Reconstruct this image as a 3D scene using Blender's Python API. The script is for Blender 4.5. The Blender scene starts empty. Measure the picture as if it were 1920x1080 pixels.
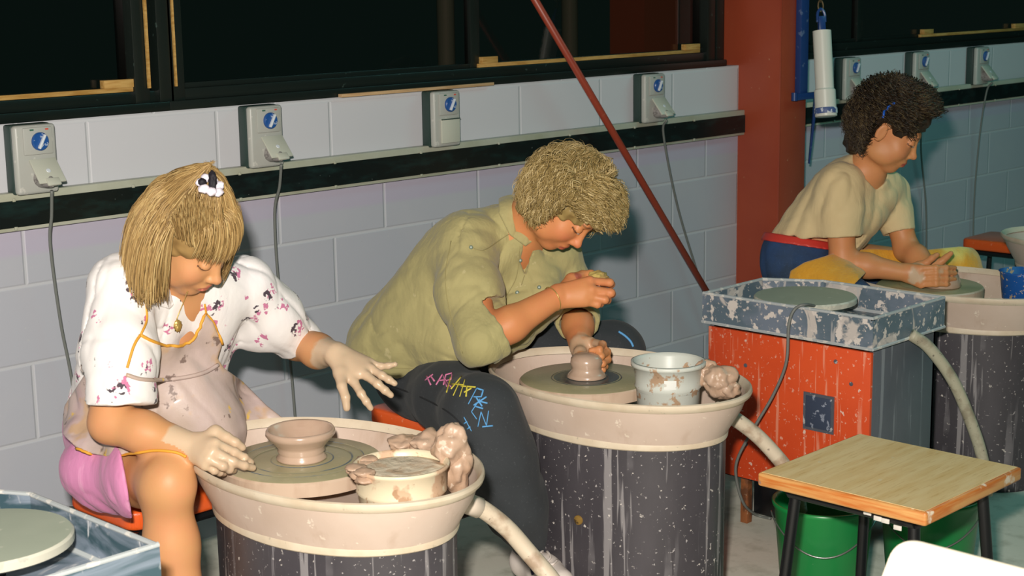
import bpy, bmesh, math, random
import numpy as np
from mathutils import Vector, Matrix, Euler
from mathutils.bvhtree import BVHTree
random.seed(7); np.random.seed(7)
S = bpy.context.scene
C = S.collection
PI = math.pi

# ---------------------------------------------------------------- camera
CAM = Vector((-1.98755, -3.62043, 1.53208)); FOC = 3000.15
MR = Matrix.Rotation(-0.801267, 3, 'Z') @ Matrix.Rotation(1.381360, 3, 'X') @ Matrix.Rotation(-0.015352, 3, 'Z')
cd = bpy.data.cameras.new('camera'); cam = bpy.data.objects.new('camera', cd); C.objects.link(cam)
cam.matrix_world = Matrix.Translation(CAM) @ MR.to_4x4()
cd.sensor_width = 36; cd.lens = FOC * 36 / 1920; cd.clip_start = 0.05
cd.dof.use_dof = True; cd.dof.focus_distance = 3.9; cd.dof.aperture_fstop = 11
S.camera = cam
# ---------------------------------------------------------------- light: flash beside the lens, a weak green-blue room glow
w = bpy.data.worlds.new('world'); S.world = w; w.use_nodes = True
w.node_tree.nodes['Background'].inputs[0].default_value = (0.16, 0.42, 0.36, 1)
w.node_tree.nodes['Background'].inputs[1].default_value = 0.035
fd = bpy.data.lights.new('flash', 'AREA'); fd.shape = 'RECTANGLE'; fd.size = 0.09; fd.size_y = 0.06; fd.energy = 166; fd.color = (1.0, 0.93, 0.84)
fl = bpy.data.objects.new('flash', fd); C.objects.link(fl)
fl.location = CAM + MR @ Vector((-0.09, 0.20, 0.0)); fl.rotation_euler = (MR @ Matrix.Rotation(0.03, 3, 'Y')).to_euler()
rd = bpy.data.lights.new('room_lamps', 'AREA'); rd.shape = 'RECTANGLE'; rd.size = 2.4; rd.size_y = 1.2; rd.energy = 22; rd.color = (0.30, 1.0, 0.95)
rl = bpy.data.objects.new('room_lamps', rd); C.objects.link(rl); rl.location = (3.9, -2.3, 3.0); rl.rotation_euler = (0, 0, 0)
S.view_settings.view_transform = 'Standard'; S.view_settings.look = 'None'
S.view_settings.exposure = 0.0; S.view_settings.gamma = 1.0; S.view_settings.use_curve_mapping = False

# ---------------------------------------------------------------- helpers
def ray(px, py):
    return MR @ Vector(((px - 960) / FOC, -(py - 540) / FOC, -1))
def ad(px, py, t): return CAM + ray(px, py) * t
def aX(px, py, X):
    d = ray(px, py); return CAM + d * ((X - CAM.x) / d.x)
def aY(px, py, Y):
    d = ray(px, py); return CAM + d * ((Y - CAM.y) / d.y)
def aZ(px, py, Z):
    d = ray(px, py); return CAM + d * ((Z - CAM.z) / d.z)
def V(*a): return Vector(a)
def srgb(r, g, b):
    f = lambda c: (c / 255 / 12.92) if c <= 10 else ((c / 255 + 0.055) / 1.055) ** 2.4
    return (f(r), f(g), f(b), 1)

def mat(name, base, rough=.5, layers=(), bump=None, metal=0, coat=0, spec=.5, sss=0, sheen=0, coords='Object', alpha=None):
    m = bpy.data.materials.new(name); m.use_nodes = True
    nt = m.node_tree; N = nt.nodes; L = nt.links
    b = N['Principled BSDF']
    b.inputs['Roughness'].default_value = rough; b.inputs['Metallic'].default_value = metal
    b.inputs['Coat Weight'].default_value = coat; b.inputs['Specular IOR Level'].default_value = spec
    b.inputs['Coat Roughness'].default_value = .15
    if sss:
        b.inputs['Subsurface Weight'].default_value = sss; b.inputs['Subsurface Radius'].default_value = (1, .35, .18); b.inputs['Subsurface Scale'].default_value = .006
    if sheen: b.inputs['Sheen Weight'].default_value = sheen
    tc = N.new('ShaderNodeTexCoord')
    def vec(st, off=(0, 0, 0)):
        mp = N.new('ShaderNodeMapping'); mp.inputs['Scale'].default_value = st; mp.inputs['Location'].default_value = off
        L.new(tc.outputs[coords], mp.inputs[0]); return mp.outputs[0]
    def tex(l):
        st = l.get('st', (1, 1, 1)); k = l.get('kind', 'noise')
        if k == 'attr':
            a = N.new('ShaderNodeAttribute'); a.attribute_name = l['attr']; out = a.outputs['Fac']
            if 'scale' in l:
                n = N.new('ShaderNodeTexNoise'); n.inputs['Scale'].default_value = l['scale']; n.inputs['Detail'].default_value = 5
                L.new(vec(st), n.inputs['Vector'])
                ma = N.new('ShaderNodeMath'); ma.operation = 'MULTIPLY_ADD'; L.new(n.outputs[0], ma.inputs[0]); ma.inputs[1].default_value = l.get('amp', .6); ma.inputs[2].default_value = -l.get('amp', .6) / 2
                ad_ = N.new('ShaderNodeMath'); L.new(ma.outputs[0], ad_.inputs[0]); L.new(out, ad_.inputs[1]); out = ad_.outputs[0]
            return out
        if k == 'noise':
            n = N.new('ShaderNodeTexNoise'); n.inputs['Detail'].default_value = l.get('detail', 4); n.inputs['Distortion'].default_value = l.get('dist', 0)
            n.inputs['Roughness'].default_value = l.get('nr', .55)
        elif k == 'voronoi':
            n = N.new('ShaderNodeTexVoronoi'); n.inputs['Randomness'].default_value = 1
        elif k == 'wave':
            n = N.new('ShaderNodeTexWave'); n.bands_direction = l.get('dir', 'X'); n.inputs['Distortion'].default_value = l.get('dist', 2); n.inputs['Detail'].default_value = 3
        n.inputs['Scale'].default_value = l.get('scale', 5)
        L.new(vec(st, l.get('off', (0, 0, 0))), n.inputs['Vector'])
        return n.outputs[0]
    def ramp(src, lo, hi):
        r = N.new('ShaderNodeMapRange'); r.inputs[1].default_value = lo; r.inputs[2].default_value = hi; L.new(src, r.inputs[0]); r.clamp = True
        return r.outputs[0]
    col = N.new('ShaderNodeRGB'); col.outputs[0].default_value = base if len(base) == 4 else (*base, 1); cur = col.outputs[0]
    rg = None
    for l in layers:
        f = ramp(tex(l), l['lo'], l['hi'])
        if 'mask' in l:
            f2 = ramp(tex(l['mask']), l['mask']['lo'], l['mask']['hi']); mm = N.new('ShaderNodeMath'); mm.operation = 'MULTIPLY'; L.new(f, mm.inputs[0]); L.new(f2, mm.inputs[1]); f = mm.outputs[0]
        if 'amt' in l:
            mm = N.new('ShaderNodeMath'); mm.operation = 'MULTIPLY'; L.new(f, mm.inputs[0]); mm.inputs[1].default_value = l['amt']; f = mm.outputs[0]
        mx = N.new('ShaderNodeMix'); mx.data_type = 'RGBA'; L.new(f, mx.inputs[0]); L.new(cur, mx.inputs[6]); mx.inputs[7].default_value = l['color'] if len(l['color']) == 4 else (*l['color'], 1)
        cur = mx.outputs[2]
        if 'rough' in l:
            mr = N.new('ShaderNodeMix'); mr.data_type = 'FLOAT'; L.new(f, mr.inputs[0]); mr.inputs[3].default_value = l['rough']
            if rg is None: mr.inputs[2].default_value = rough
            else: L.new(rg, mr.inputs[2])
            rg = mr.outputs[0]
    L.new(cur, b.inputs['Base Color'])
    if rg is not None: L.new(rg, b.inputs['Roughness'])
    prev = None
    for bl in ([bump] if isinstance(bump, dict) else (bump or [])):
        bp = N.new('ShaderNodeBump'); bp.inputs['Strength'].default_value = bl.get('s', .3); bp.inputs['Distance'].default_value = bl.get('d', .002)
        L.new(ramp(tex(bl), bl.get('lo', 0), bl.get('hi', 1)), bp.inputs['Height'])
        if prev is not None: L.new(prev, bp.inputs['Normal'])
        prev = bp.outputs[0]
    if prev is not None: L.new(prev, b.inputs['Normal'])
    return m

def put(o, parent=None):
    C.objects.link(o)
    if parent is not None: o.parent = parent
    return o
def fin(me, smooth):
    if smooth is True: me.shade_smooth()
    elif smooth: me.shade_smooth(); me.set_sharp_from_angle(angle=math.radians(smooth))
def obj(name, bm, m, parent=None, smooth=35, world=False):
    """link one mesh; world=True: vertices are in world space, parent is an Empty with a location only"""
    me = bpy.data.meshes.new(name)
    if isinstance(bm, tuple): me.from_pydata([tuple(v) for v in bm[0]], [], bm[1]); me.update()
    else: bmesh.ops.recalc_face_normals(bm, faces=bm.faces); bm.to_mesh(me); bm.free()
    if world and parent is not None:
        me.transform(root_m(parent).inverted())
    fin(me, smooth)
    for mm in (m if isinstance(m, (list, tuple)) else [m]): me.materials.append(mm)
    return put(bpy.data.objects.new(name, me), parent)
def root_m(o):
    M = Matrix.Identity(4)
    while o is not None:
        M = Matrix.LocRotScale(o.location, o.rotation_euler, o.scale) @ M; o = o.parent
    return M
def tag(o, label, cat=None, group=None, kind=None):
    if label: o['label'] = label
    if cat: o['category'] = cat
    if group: o['group'] = group
    if kind: o['kind'] = kind
    return o
def thing(name, label, cat, loc=(0, 0, 0), rz=0, group=None):
    o = bpy.data.objects.new(name, None); o.empty_display_size = .05; C.objects.link(o); o.location = loc; o.rotation_euler = (0, 0, rz)
    return tag(o, label, cat, group)
def dup(root, loc=None, rz=None, label=None, skip=()):
    r = root.copy(); C.objects.link(r)
    if loc is not None: r.location = loc
    if rz is not None: r.rotation_euler = (0, 0, rz)
    if label: r['label'] = label
    for ch in list(root.children):
        if ch.name.split('.')[0] in skip: continue
        c = ch.copy(); C.objects.link(c); c.parent = r
        for g in list(ch.children):
            d = g.copy(); C.objects.link(d); d.parent = c
    return r
def NB(): return bmesh.new()
def box(bm, x0, x1, y0, y1, z0, z1, bev=0, seg=2, M=None):
    t = bmesh.new(); bmesh.ops.create_cube(t, size=1)
    for v in t.verts: v.co = Vector(((x0 + x1) / 2 + v.co.x * (x1 - x0), (y0 + y1) / 2 + v.co.y * (y1 - y0), (z0 + z1) / 2 + v.co.z * (z1 - z0)))
    if bev: bmesh.ops.bevel(t, geom=t.edges[:], offset=bev, segments=seg, profile=.5, affect='EDGES')
    if M is not None: t.transform(M)
    me = bpy.data.meshes.new('t'); t.to_mesh(me); t.free(); bm.from_mesh(me); bpy.data.meshes.remove(me); return bm
def prism(bm, poly, z0, z1, bev=0, seg=2, M=None):
    t = bmesh.new(); a = [t.verts.new((p[0], p[1], z0)) for p in poly]; f = t.faces.new(a)
    r = bmesh.ops.extrude_face_region(t, geom=[f])
    for g in r['geom']:
        if isinstance(g, bmesh.types.BMVert): g.co.z = z1
    bmesh.ops.recalc_face_normals(t, faces=t.faces)
    if bev: bmesh.ops.bevel(t, geom=t.edges[:], offset=bev, segments=seg, profile=.5, affect='EDGES')
    if M is not None: t.transform(M)
    me = bpy.data.meshes.new('t'); t.to_mesh(me); t.free(); bm.from_mesh(me); bpy.data.meshes.remove(me); return bm
def lathe(bm, prof, n=64, sx=1, sy=1, c=(0, 0, 0), wob=0, close=True, seed=0):
    rnd = random.Random(seed); ph = [rnd.uniform(0, 6.28) for _ in range(6)]
    rings = []
    for (r, z) in prof:
        ring = []
        for i in range(n):
            a = 2 * PI * i / n; k = 1 + wob * (math.sin(2 * a + ph[0] + z * 30) + .6 * math.sin(5 * a + ph[1] + z * 60) + .4 * math.sin(9 * a + ph[2]))
            ring.append(bm.verts.new((c[0] + r * k * sx * math.cos(a), c[1] + r * k * sy * math.sin(a), c[2] + z)))
        rings.append(ring)
    for a, b in zip(rings[:-1], rings[1:]):
        for i in range(n): bm.faces.new((a[i], a[(i + 1) % n], b[(i + 1) % n], b[i]))
    if close:
        bm.faces.new(rings[0][::-1]); bm.faces.new(rings[-1])
    return bm
def spline(pts, n=8):
    P = [Vector(p) for p in pts]
    if len(P) < 3: return P
    Q = [2 * P[0] - P[1]] + P + [2 * P[-1] - P[-2]]; out = []
    for i in range(1, len(Q) - 2):
        for k in range(n):
            t = k / n; a, b, c, d = Q[i - 1:i + 3]
            out.append(.5 * ((2 * b) + (c - a) * t + (2 * a - 5 * b + 4 * c - d) * t * t + (3 * b - a - 3 * c + d) * t ** 3))
    out.append(P[-1]); return out
def tube(bm, pts, r, n=10, sm=8, flat=None, caps=True):
    if sm: pts = spline(pts, sm)
    pts = [Vector(p) for p in pts]; m = len(pts)
    R = r if callable(r) else ((lambda t: r) if not isinstance(r, (list, tuple)) else (lambda t: float(np.interp(t, np.linspace(0, 1, len(r)), r))))
    up = None; rings = []
    for i, p in enumerate(pts):
        d = (pts[min(i + 1, m - 1)] - pts[max(i - 1, 0)])
        if d.length < 1e-9: d = Vector((0, 0, 1))
        d.normalize()
        if up is None: up = d.orthogonal().normalized()
        up = (up - d * up.dot(d)); up = up.normalized() if up.length > 1e-6 else d.orthogonal().normalized()
        s = d.cross(up); rr = R(i / max(1, m - 1))
        rings.append([bm.verts.new(p + (up * math.cos(2 * PI * k / n) + s * math.sin(2 * PI * k / n) * (flat or 1)) * rr) for k in range(n)])
    for a, b in zip(rings[:-1], rings[1:]):
        for i in range(n): bm.faces.new((a[i], a[(i + 1) % n], b[(i + 1) % n], b[i]))
    if caps: bm.faces.new(rings[0][::-1]); bm.faces.new(rings[-1])
    return bm
def blob(bm, c, r, seed=0, amp=.25, sub=3, sc=3.0):
    t = bmesh.new(); bmesh.ops.create_icosphere(t, subdivisions=sub, radius=1)
    from mathutils import noise
    for v in t.verts:
        k = 1 + amp * noise.noise(v.co * sc + Vector((seed * 7.3, seed, 0))) + amp * .5 * noise.noise(v.co * sc * 2.3 + Vector((seed, 3, 1)))
        v.co = Vector((c[0] + v.co.x * k * r[0], c[1] + v.co.y * k * r[1], c[2] + v.co.z * k * r[2]))
    me = bpy.data.meshes.new('t'); t.to_mesh(me); t.free(); bm.from_mesh(me); bpy.data.meshes.remove(me); return bm
# ---------------------------------------------------------------- materials
CLAYC = srgb(200, 172, 148); CLAYL = srgb(222, 205, 185); SLIP = srgb(150, 142, 112)
def wall_mat():
    m = mat('painted_blockwork', srgb(180, 183, 193), .55, layers=[
        dict(scale=2.2, lo=.45, hi=.7, color=srgb(190, 190, 196), amt=.5),
        dict(scale=60, lo=.66, hi=.72, color=srgb(196, 198, 196), amt=.6, mask=dict(scale=5, lo=.4, hi=.65)),
        dict(scale=130, lo=.70, hi=.76, color=srgb(110, 112, 120), amt=.5)],
        bump=[dict(scale=260, s=.12, d=.001)])
    nt = m.node_tree; N = nt.nodes; L = nt.links; b = N['Principled BSDF']
    tc = N.new('ShaderNodeTexCoord'); sp = N.new('ShaderNodeSeparateXYZ'); L.new(tc.outputs['Object'], sp.inputs[0])
    def M(op, a, b_=None, c=None):
        n = N.new('ShaderNodeMath'); n.operation = op
        for i, x in enumerate((a, b_, c)):
            if x is None: continue
            if isinstance(x, (int, float)): n.inputs[i].default_value = x
            else: L.new(x, n.inputs[i])
        return n.outputs[0]
    row = M('FLOOR', M('DIVIDE', sp.outputs['Z'], .2)); odd = M('MODULO', row, 2.0)
    xs = M('ADD', M('ADD', sp.outputs['X'], 40.0), M('MULTIPLY', odd, .2))
    fx = M('ABSOLUTE', M('SUBTRACT', M('MODULO', M('ADD', xs, .2), .4), .2))      # distance to vertical joint
    fz = M('ABSOLUTE', M('SUBTRACT', M('MODULO', M('ADD', sp.outputs['Z'], 10.1), .2), .1))
    j = M('MINIMUM', fx, fz)
    mr = N.new('ShaderNodeMapRange'); mr.inputs[1].default_value = .0025; mr.inputs[2].default_value = .0065; mr.inputs[3].default_value = 1; mr.inputs[4].default_value = 0; L.new(j, mr.inputs[0])
    src = b.inputs['Base Color'].links[0].from_socket
    # lilac tone mixed in on the course just under the rail
    l1 = N.new('ShaderNodeMapRange'); l1.inputs[1].default_value = .872; l1.inputs[2].default_value = .885; L.new(sp.outputs['Z'], l1.inputs[0])
    l2 = N.new('ShaderNodeMapRange'); l2.inputs[1].default_value = 1.0; l2.inputs[2].default_value = .99; L.new(sp.outputs['Z'], l2.inputs[0])
    mx0 = N.new('ShaderNodeMix'); mx0.data_type = 'RGBA'; L.new(M('MULTIPLY', l1.outputs[0], l2.outputs[0]), mx0.inputs[0]); L.new(src, mx0.inputs[6]); mx0.inputs[7].default_value = srgb(183, 178, 196)
    l3 = N.new('ShaderNodeMapRange'); l3.inputs[1].default_value = 1.0; l3.inputs[2].default_value = 1.01; L.new(sp.outputs['Z'], l3.inputs[0])
    mx1 = N.new('ShaderNodeMix'); mx1.data_type = 'RGBA'; L.new(l3.outputs[0], mx1.inputs[0]); L.new(mx0.outputs[2], mx1.inputs[6]); mx1.inputs[7].default_value = srgb(204, 205, 211)
    mx = N.new('ShaderNodeMix'); mx.data_type = 'RGBA'; L.new(M('MULTIPLY', mr.outputs[0], .55), mx.inputs[0]); L.new(mx1.outputs[2], mx.inputs[6]); mx.inputs[7].default_value = srgb(206, 208, 212)
    L.new(mx.outputs[2], b.inputs['Base Color'])
    bp = N.new('ShaderNodeBump'); bp.inputs['Strength'].default_value = .5; bp.inputs['Distance'].default_value = .004; bp.invert = True
    L.new(mr.outputs[0], bp.inputs['Height']); L.new(b.inputs['Normal'].links[0].from_socket, bp.inputs['Normal']); L.new(bp.outputs[0], b.inputs['Normal'])
    return m
splat = lambda c, s=30, t=.62, a=1, o=0: dict(scale=s, lo=t, hi=t + .03, color=c, amt=a, rough=.8, off=(o, o, o))
drip = lambda c, s=9, t=.6, a=1: dict(scale=s, st=(4, 4, .25), lo=t, hi=t + .03, color=c, amt=a, rough=.8, mask=dict(scale=3, lo=.4, hi=.6))
M_wall = wall_mat()
M_floor = mat('concrete_floor', srgb(212, 210, 196), .7, [dict(scale=3, lo=.35, hi=.7, color=srgb(222, 220, 206)), dict(scale=14, lo=.5, hi=.75, color=srgb(166, 166, 148), amt=.7), dict(scale=70, lo=.66, hi=.7, color=srgb(222, 220, 210), amt=.6)], bump=dict(scale=90, s=.2))
M_frame = mat('black_window_frame', srgb(20, 28, 25), .35, [dict(scale=40, lo=.68, hi=.72, color=srgb(70, 90, 85), amt=.5)])
M_black = mat('black_rail_paint', srgb(16, 24, 24), .3, [dict(scale=12, st=(1, 1, 3), lo=.5, hi=.8, color=srgb(28, 52, 50), amt=.8), dict(scale=90, lo=.7, hi=.73, color=srgb(150, 165, 160), amt=.6)])
M_lip = mat('cream_aluminium', srgb(186, 188, 172), .4, [dict(scale=8, lo=.4, hi=.7, color=srgb(170, 172, 150))])
M_wood = mat('raw_pine', srgb(196, 158, 92), .6, [dict(scale=14, st=(1, 8, 8), lo=.4, hi=.65, color=srgb(170, 126, 60))])
M_stick = mat('pale_stick_wood', srgb(205, 172, 130), .6, [dict(scale=20, st=(.6, 8, 8), lo=.4, hi=.7, color=srgb(185, 145, 100))])
M_red = mat('red_oxide_paint', srgb(164, 74, 48), .34, [dict(scale=2, lo=.4, hi=.7, color=srgb(150, 62, 42)), dict(scale=45, lo=.70, hi=.73, color=srgb(190, 140, 110), amt=.7)], bump=dict(scale=60, s=.08))
M_rod = mat('red_brace_paint', srgb(150, 62, 42), .4, [dict(scale=50, lo=.66, hi=.7, color=srgb(170, 95, 70), amt=.6)])
M_blue = mat('blue_enamel', srgb(30, 62, 120), .35, [dict(scale=30, lo=.6, hi=.66, color=srgb(120, 140, 170), amt=.5)])
M_pvc = mat('white_pvc', srgb(215, 215, 205), .35)
M_chain = mat('dull_chain', srgb(110, 95, 70), .4, metal=.7)
M_sock = mat('light_grey_plastic', srgb(176, 178, 172), .4, [splat(srgb(205, 204, 196), 50, .63, .6)])
M_sockd = mat('dark_green_plastic', srgb(42, 62, 58), .45)
M_dial = mat('blue_dial', srgb(32, 82, 150), .35, [splat(srgb(170, 185, 205), 70, .6, .8)])
M_dash = mat('dial_mark_white', srgb(215, 222, 230), .4)
M_flap = mat('plug_flap_plastic', srgb(196, 198, 184), .4)
M_plug = mat('clear_plug_plastic', srgb(150, 146, 144), .3, [splat(srgb(100, 95, 95), 90, .55, .7)])
M_cord = mat('grey_cord', srgb(112, 116, 112), .5)
M_redm = mat('red_mark', srgb(205, 90, 75), .5); M_grnm = mat('green_mark', srgb(70, 110, 95), .5)
M_basin = mat('clay_coated_basin', srgb(206, 186, 172), .55, [dict(scale=5, lo=.4, hi=.7, color=srgb(196, 174, 158)), splat(srgb(228, 214, 198), 38, .66, .8), dict(scale=16, st=(1, 1, .4), lo=.6, hi=.75, color=srgb(170, 142, 120), amt=.5)], bump=[dict(scale=22, s=.35, d=.003), dict(scale=120, s=.15, d=.001)])
M_rim = mat('pale_basin_rim', srgb(214, 200, 178), .5, [dict(scale=12, lo=.4, hi=.75, color=srgb(196, 176, 150)), splat(srgb(170, 160, 140), 55, .66, .6)], bump=dict(scale=60, s=.15))
M_drum = mat('black_drum_plastic', srgb(60, 57, 62), .42, [
    dict(scale=4, st=(1, 1, .5), lo=.35, hi=.75, color=srgb(84, 80, 86)),
    drip(srgb(150, 146, 150), 8, .60, .75), dict(scale=16, st=(3, 3, .12), lo=.60, hi=.64, color=srgb(150, 146, 148), amt=.7, rough=.8),
    splat(srgb(205, 198, 192), 50, .67, .9), splat(srgb(175, 170, 170), 110, .655, .8, 3)], bump=dict(scale=18, st=(3, 3, .3), s=.15))
M_head = mat('wet_wheel_head', srgb(172, 164, 130), .3, [
    dict(scale=8, lo=.45, hi=.7, color=srgb(156, 150, 118)), dict(scale=60, lo=.62, hi=.66, color=srgb(190, 175, 150), amt=.5)], bump=dict(scale=30, s=.1))
M_headside = mat('wheel_head_edge', srgb(202, 178, 156), .45, [dict(scale=20, st=(1, 1, .3), lo=.5, hi=.7, color=srgb(180, 152, 130))])
M_ring = mat('blue_grey_ring', srgb(84, 102, 118), .3, [dict(scale=9, lo=.45, hi=.55, color=srgb(150, 144, 116))])
M_ringd = mat('dark_wet_ring', srgb(72, 84, 88), .22, [dict(scale=9, lo=.5, hi=.6, color=srgb(104, 110, 98))])
M_clay = mat('wet_clay', srgb(188, 162, 142), .26, [dict(scale=10, lo=.4, hi=.7, color=srgb(172, 144, 124))], bump=[dict(scale=40, st=(.3, .3, 3), s=.25, d=.002)], coat=.3)
M_lump = mat('clay_trimmings', srgb(188, 160, 138), .4, [dict(scale=18, lo=.4, hi=.7, color=srgb(176, 144, 118)), splat(srgb(225, 205, 185), 60, .62, .6)], bump=dict(scale=60, s=.3, d=.003))
M_pot = mat('cream_plastic_pot', srgb(226, 212, 182), .4, [dict(scale=14, lo=.52, hi=.56, color=srgb(206, 172, 142), rough=.7), dict(scale=30, lo=.6, hi=.64, color=srgb(176, 140, 108), rough=.7)], bump=dict(scale=50, s=.2))
M_tub = mat('white_plastic_tub', srgb(202, 206, 198), .4, [dict(scale=26, lo=.58, hi=.62, color=srgb(180, 150, 122), rough=.8), dict(scale=55, lo=.66, hi=.69, color=srgb(150, 120, 92), rough=.8)])
M_labelw = mat('white_label', srgb(230, 232, 228), .5, [splat(srgb(190, 180, 165), 60, .6, .6)])
M_hose = mat('clay_coated_hose', srgb(205, 190, 168), .55, [dict(scale=18, lo=.5, hi=.62, color=srgb(172, 150, 128)), splat(srgb(120, 104, 92), 70, .66, .7)], bump=dict(scale=50, s=.2))
M_hosed = mat('grey_clay_hose', srgb(176, 172, 150), .55, [dict(scale=18, lo=.5, hi=.62, color=srgb(150, 142, 122)), splat(srgb(96, 88, 80), 70, .64, .8)])
M_fitting = mat('pipe_fitting', srgb(220, 205, 188), .45)
M_tray = mat('clay_splashed_grey_tray', srgb(96, 112, 124), .3, [
    dict(scale=5, st=(1, 1, 1.6), lo=.45, hi=.6, color=srgb(124, 134, 150), amt=.8), dict(scale=7, lo=.53, hi=.57, color=srgb(196, 188, 182), rough=.8, dist=1.2),
    splat(srgb(214, 205, 198), 26, .58), splat(srgb(206, 196, 190), 70, .61, .9, 4), dict(scale=12, st=(3, 3, .3), lo=.62, hi=.66, color=srgb(190, 186, 184), amt=.8)], bump=dict(scale=30, s=.2))
M_trayl = mat('clay_smeared_tray', srgb(64, 88, 98), .28, [
    dict(scale=4.5, st=(1, 1, 2.5), lo=.44, hi=.62, color=srgb(138, 150, 166), amt=.9, dist=2), dict(scale=7, st=(1, 2, 1), lo=.57, hi=.63, color=srgb(196, 198, 202), rough=.7, dist=2.5),
    splat(srgb(214, 205, 195), 22, .67)], bump=dict(scale=8, s=.25, d=.004, dist=2))
M_traylip = mat('dried_slip_edge', srgb(176, 182, 184), .6, [splat(srgb(215, 212, 205), 30, .55, .9)])
M_bat = mat('pale_bat', srgb(176, 184, 166), .5, [dict(scale=3, lo=.4, hi=.7, color=srgb(160, 170, 152)), splat(srgb(205, 205, 190), 40, .64, .6)], bump=dict(scale=20, s=.1))
M_batside = mat('bat_edge', srgb(206, 204, 188), .5, [splat(srgb(170, 172, 160), 30, .5, .5)])
M_orange = mat('orange_laminate', srgb(226, 88, 44), .42, [dict(scale=3, lo=.35, hi=.75, color=srgb(200, 66, 30)),
    dict(scale=10, st=(3, 3, .25), lo=.62, hi=.67, color=srgb(232, 150, 120), amt=.7, rough=.7), dict(scale=22, st=(3, 3, .12), lo=.60, hi=.64, color=srgb(236, 160, 130), amt=.6, rough=.7), splat(srgb(228, 200, 184), 34, .68, .9), splat(srgb(230, 165, 140), 90, .64, .8, 2)])
M_grey = mat('grey_laminate', srgb(96, 102, 110), .45, [dict(scale=5, lo=.4, hi=.7, color=srgb(84, 90, 98)), dict(scale=13, st=(3, 3, .15), lo=.55, hi=.60, color=srgb(140, 148, 154), amt=.6, rough=.7), splat(srgb(165, 168, 170), 60, .70, .7)])
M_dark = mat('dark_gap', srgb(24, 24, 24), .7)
M_plate = mat('steel_plate', srgb(120, 124, 136), .35, [splat(srgb(205, 205, 205), 60, .6, .9)], metal=.5)
M_platein = mat('switch_recess', srgb(62, 72, 92), .4, [splat(srgb(150, 158, 175), 60, .60, .8)])
M_rust = mat('rusty_leg', srgb(138, 82, 44), .6, [dict(scale=20, lo=.5, hi=.6, color=srgb(96, 58, 34)), dict(scale=30, lo=.64, hi=.68, color=srgb(200, 170, 140))])
M_green = mat('green_bucket_plastic', srgb(24, 124, 62), .35, [dict(scale=6, lo=.4, hi=.7, color=srgb(30, 140, 66), amt=.6), dict(scale=16, st=(3, 3, .2), lo=.66, hi=.69, color=srgb(130, 175, 140), amt=.7), splat(srgb(170, 195, 170), 40, .72, .8)])
M_wire = mat('bucket_wire', srgb(150, 155, 150), .3, metal=.8)
M_ply = mat('varnished_plywood', srgb(250, 224, 168), .35, [dict(scale=5, st=(1, 9, 9), lo=.4, hi=.62, color=srgb(240, 208, 146)), dict(scale=16, st=(1, 12, 9), lo=.55, hi=.7, color=srgb(212, 172, 100), amt=.6), splat(srgb(235, 222, 190), 30, .68, .6)], coat=.2)
M_plyedge = mat('plywood_edge', srgb(214, 160, 96), .45, [dict(scale=5, st=(1, 1, 16), lo=.42, hi=.6, color=srgb(196, 112, 48)), dict(scale=14, lo=.62, hi=.66, color=srgb(236, 220, 196)), dict(scale=9, lo=.68, hi=.7, color=srgb(150, 120, 110))])
M_blk = mat('black_steel_tube', srgb(16, 17, 20), .35)
M_tape = mat('white_tape_bits', srgb(214, 210, 204), .5)
M_vinyl = mat('orange_vinyl', srgb(226, 92, 34), .32, [dict(scale=9, lo=.6, hi=.68, color=srgb(150, 56, 30), amt=.6), splat(srgb(232, 140, 100), 50, .66, .6)], coat=.2)
M_white = mat('white_plastic', srgb(236, 226, 204), .45)
M_whitee = mat('pale_edge', srgb(225, 196, 172), .5)
M_bluet = mat('blue_tub_plastic', srgb(28, 84, 158), .4, [splat(srgb(170, 150, 120), 40, .60), splat(srgb(200, 180, 150), 80, .62, .8, 2)])
M_bluein = mat('blue_tub_inside', srgb(40, 90, 120), .4, [splat(srgb(120, 140, 130), 30, .5, .7)])
M_extpost = mat('brown_outside_post', srgb(190, 120, 85), .6); M_extpipe = mat('green_outside_pipe', srgb(130, 160, 140), .6)
M_ground = mat('dark_ground', srgb(20, 22, 20), .9)
def glass():
    m = bpy.data.materials.new('window_glass'); m.use_nodes = True; nt = m.node_tree; nt.nodes.clear()
    o = nt.nodes.new('ShaderNodeOutputMaterial'); t = nt.nodes.new('ShaderNodeBsdfTransparent'); t.inputs[0].default_value = (.66, .58, .56, 1)
    g = nt.nodes.new('ShaderNodeBsdfGlossy'); g.inputs['Roughness'].default_value = .02; f = nt.nodes.new('ShaderNodeFresnel'); gb = nt.nodes.new('ShaderNodeNewGeometry'); fm = nt.nodes.new('ShaderNodeMix'); fm.inputs[2].default_value = 1.45; fm.inputs[3].default_value = 1 / 1.45; nt.links.new(gb.outputs['Backfacing'], fm.inputs[0]); nt.links.new(fm.outputs[0], f.inputs[0])
    x = nt.nodes.new('ShaderNodeMixShader'); nt.links.new(f.outputs[0], x.inputs[0]); nt.links.new(t.outputs[0], x.inputs[1]); nt.links.new(g.outputs[0], x.inputs[2]); nt.links.new(x.outputs[0], o.inputs[0])
    return m
M_glass = glass()

# ---------------------------------------------------------------- the room
def struct(name, bm, m, parent=None, smooth=35, label=None):
    o = obj(name, bm, m, parent, smooth)
    if parent is None: o['kind'] = 'structure'
    if label: o['label'] = label
    return o
b = NB(); box(b, -3.2, 8.5, -5.5, .0, -.1, 0); struct('floor', b, M_floor)
b = NB(); box(b, -3.2, 8.5, 0, .2, 0, 1.207); box(b, -3.2, 8.5, 0, .2, 2.35, 3.2); struct('wall_back', b, M_wall)
b = NB(); box(b, -3.2, 8.5, .25, 6, -.12, -.02); struct('ground_outside', b, M_ground)
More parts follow.
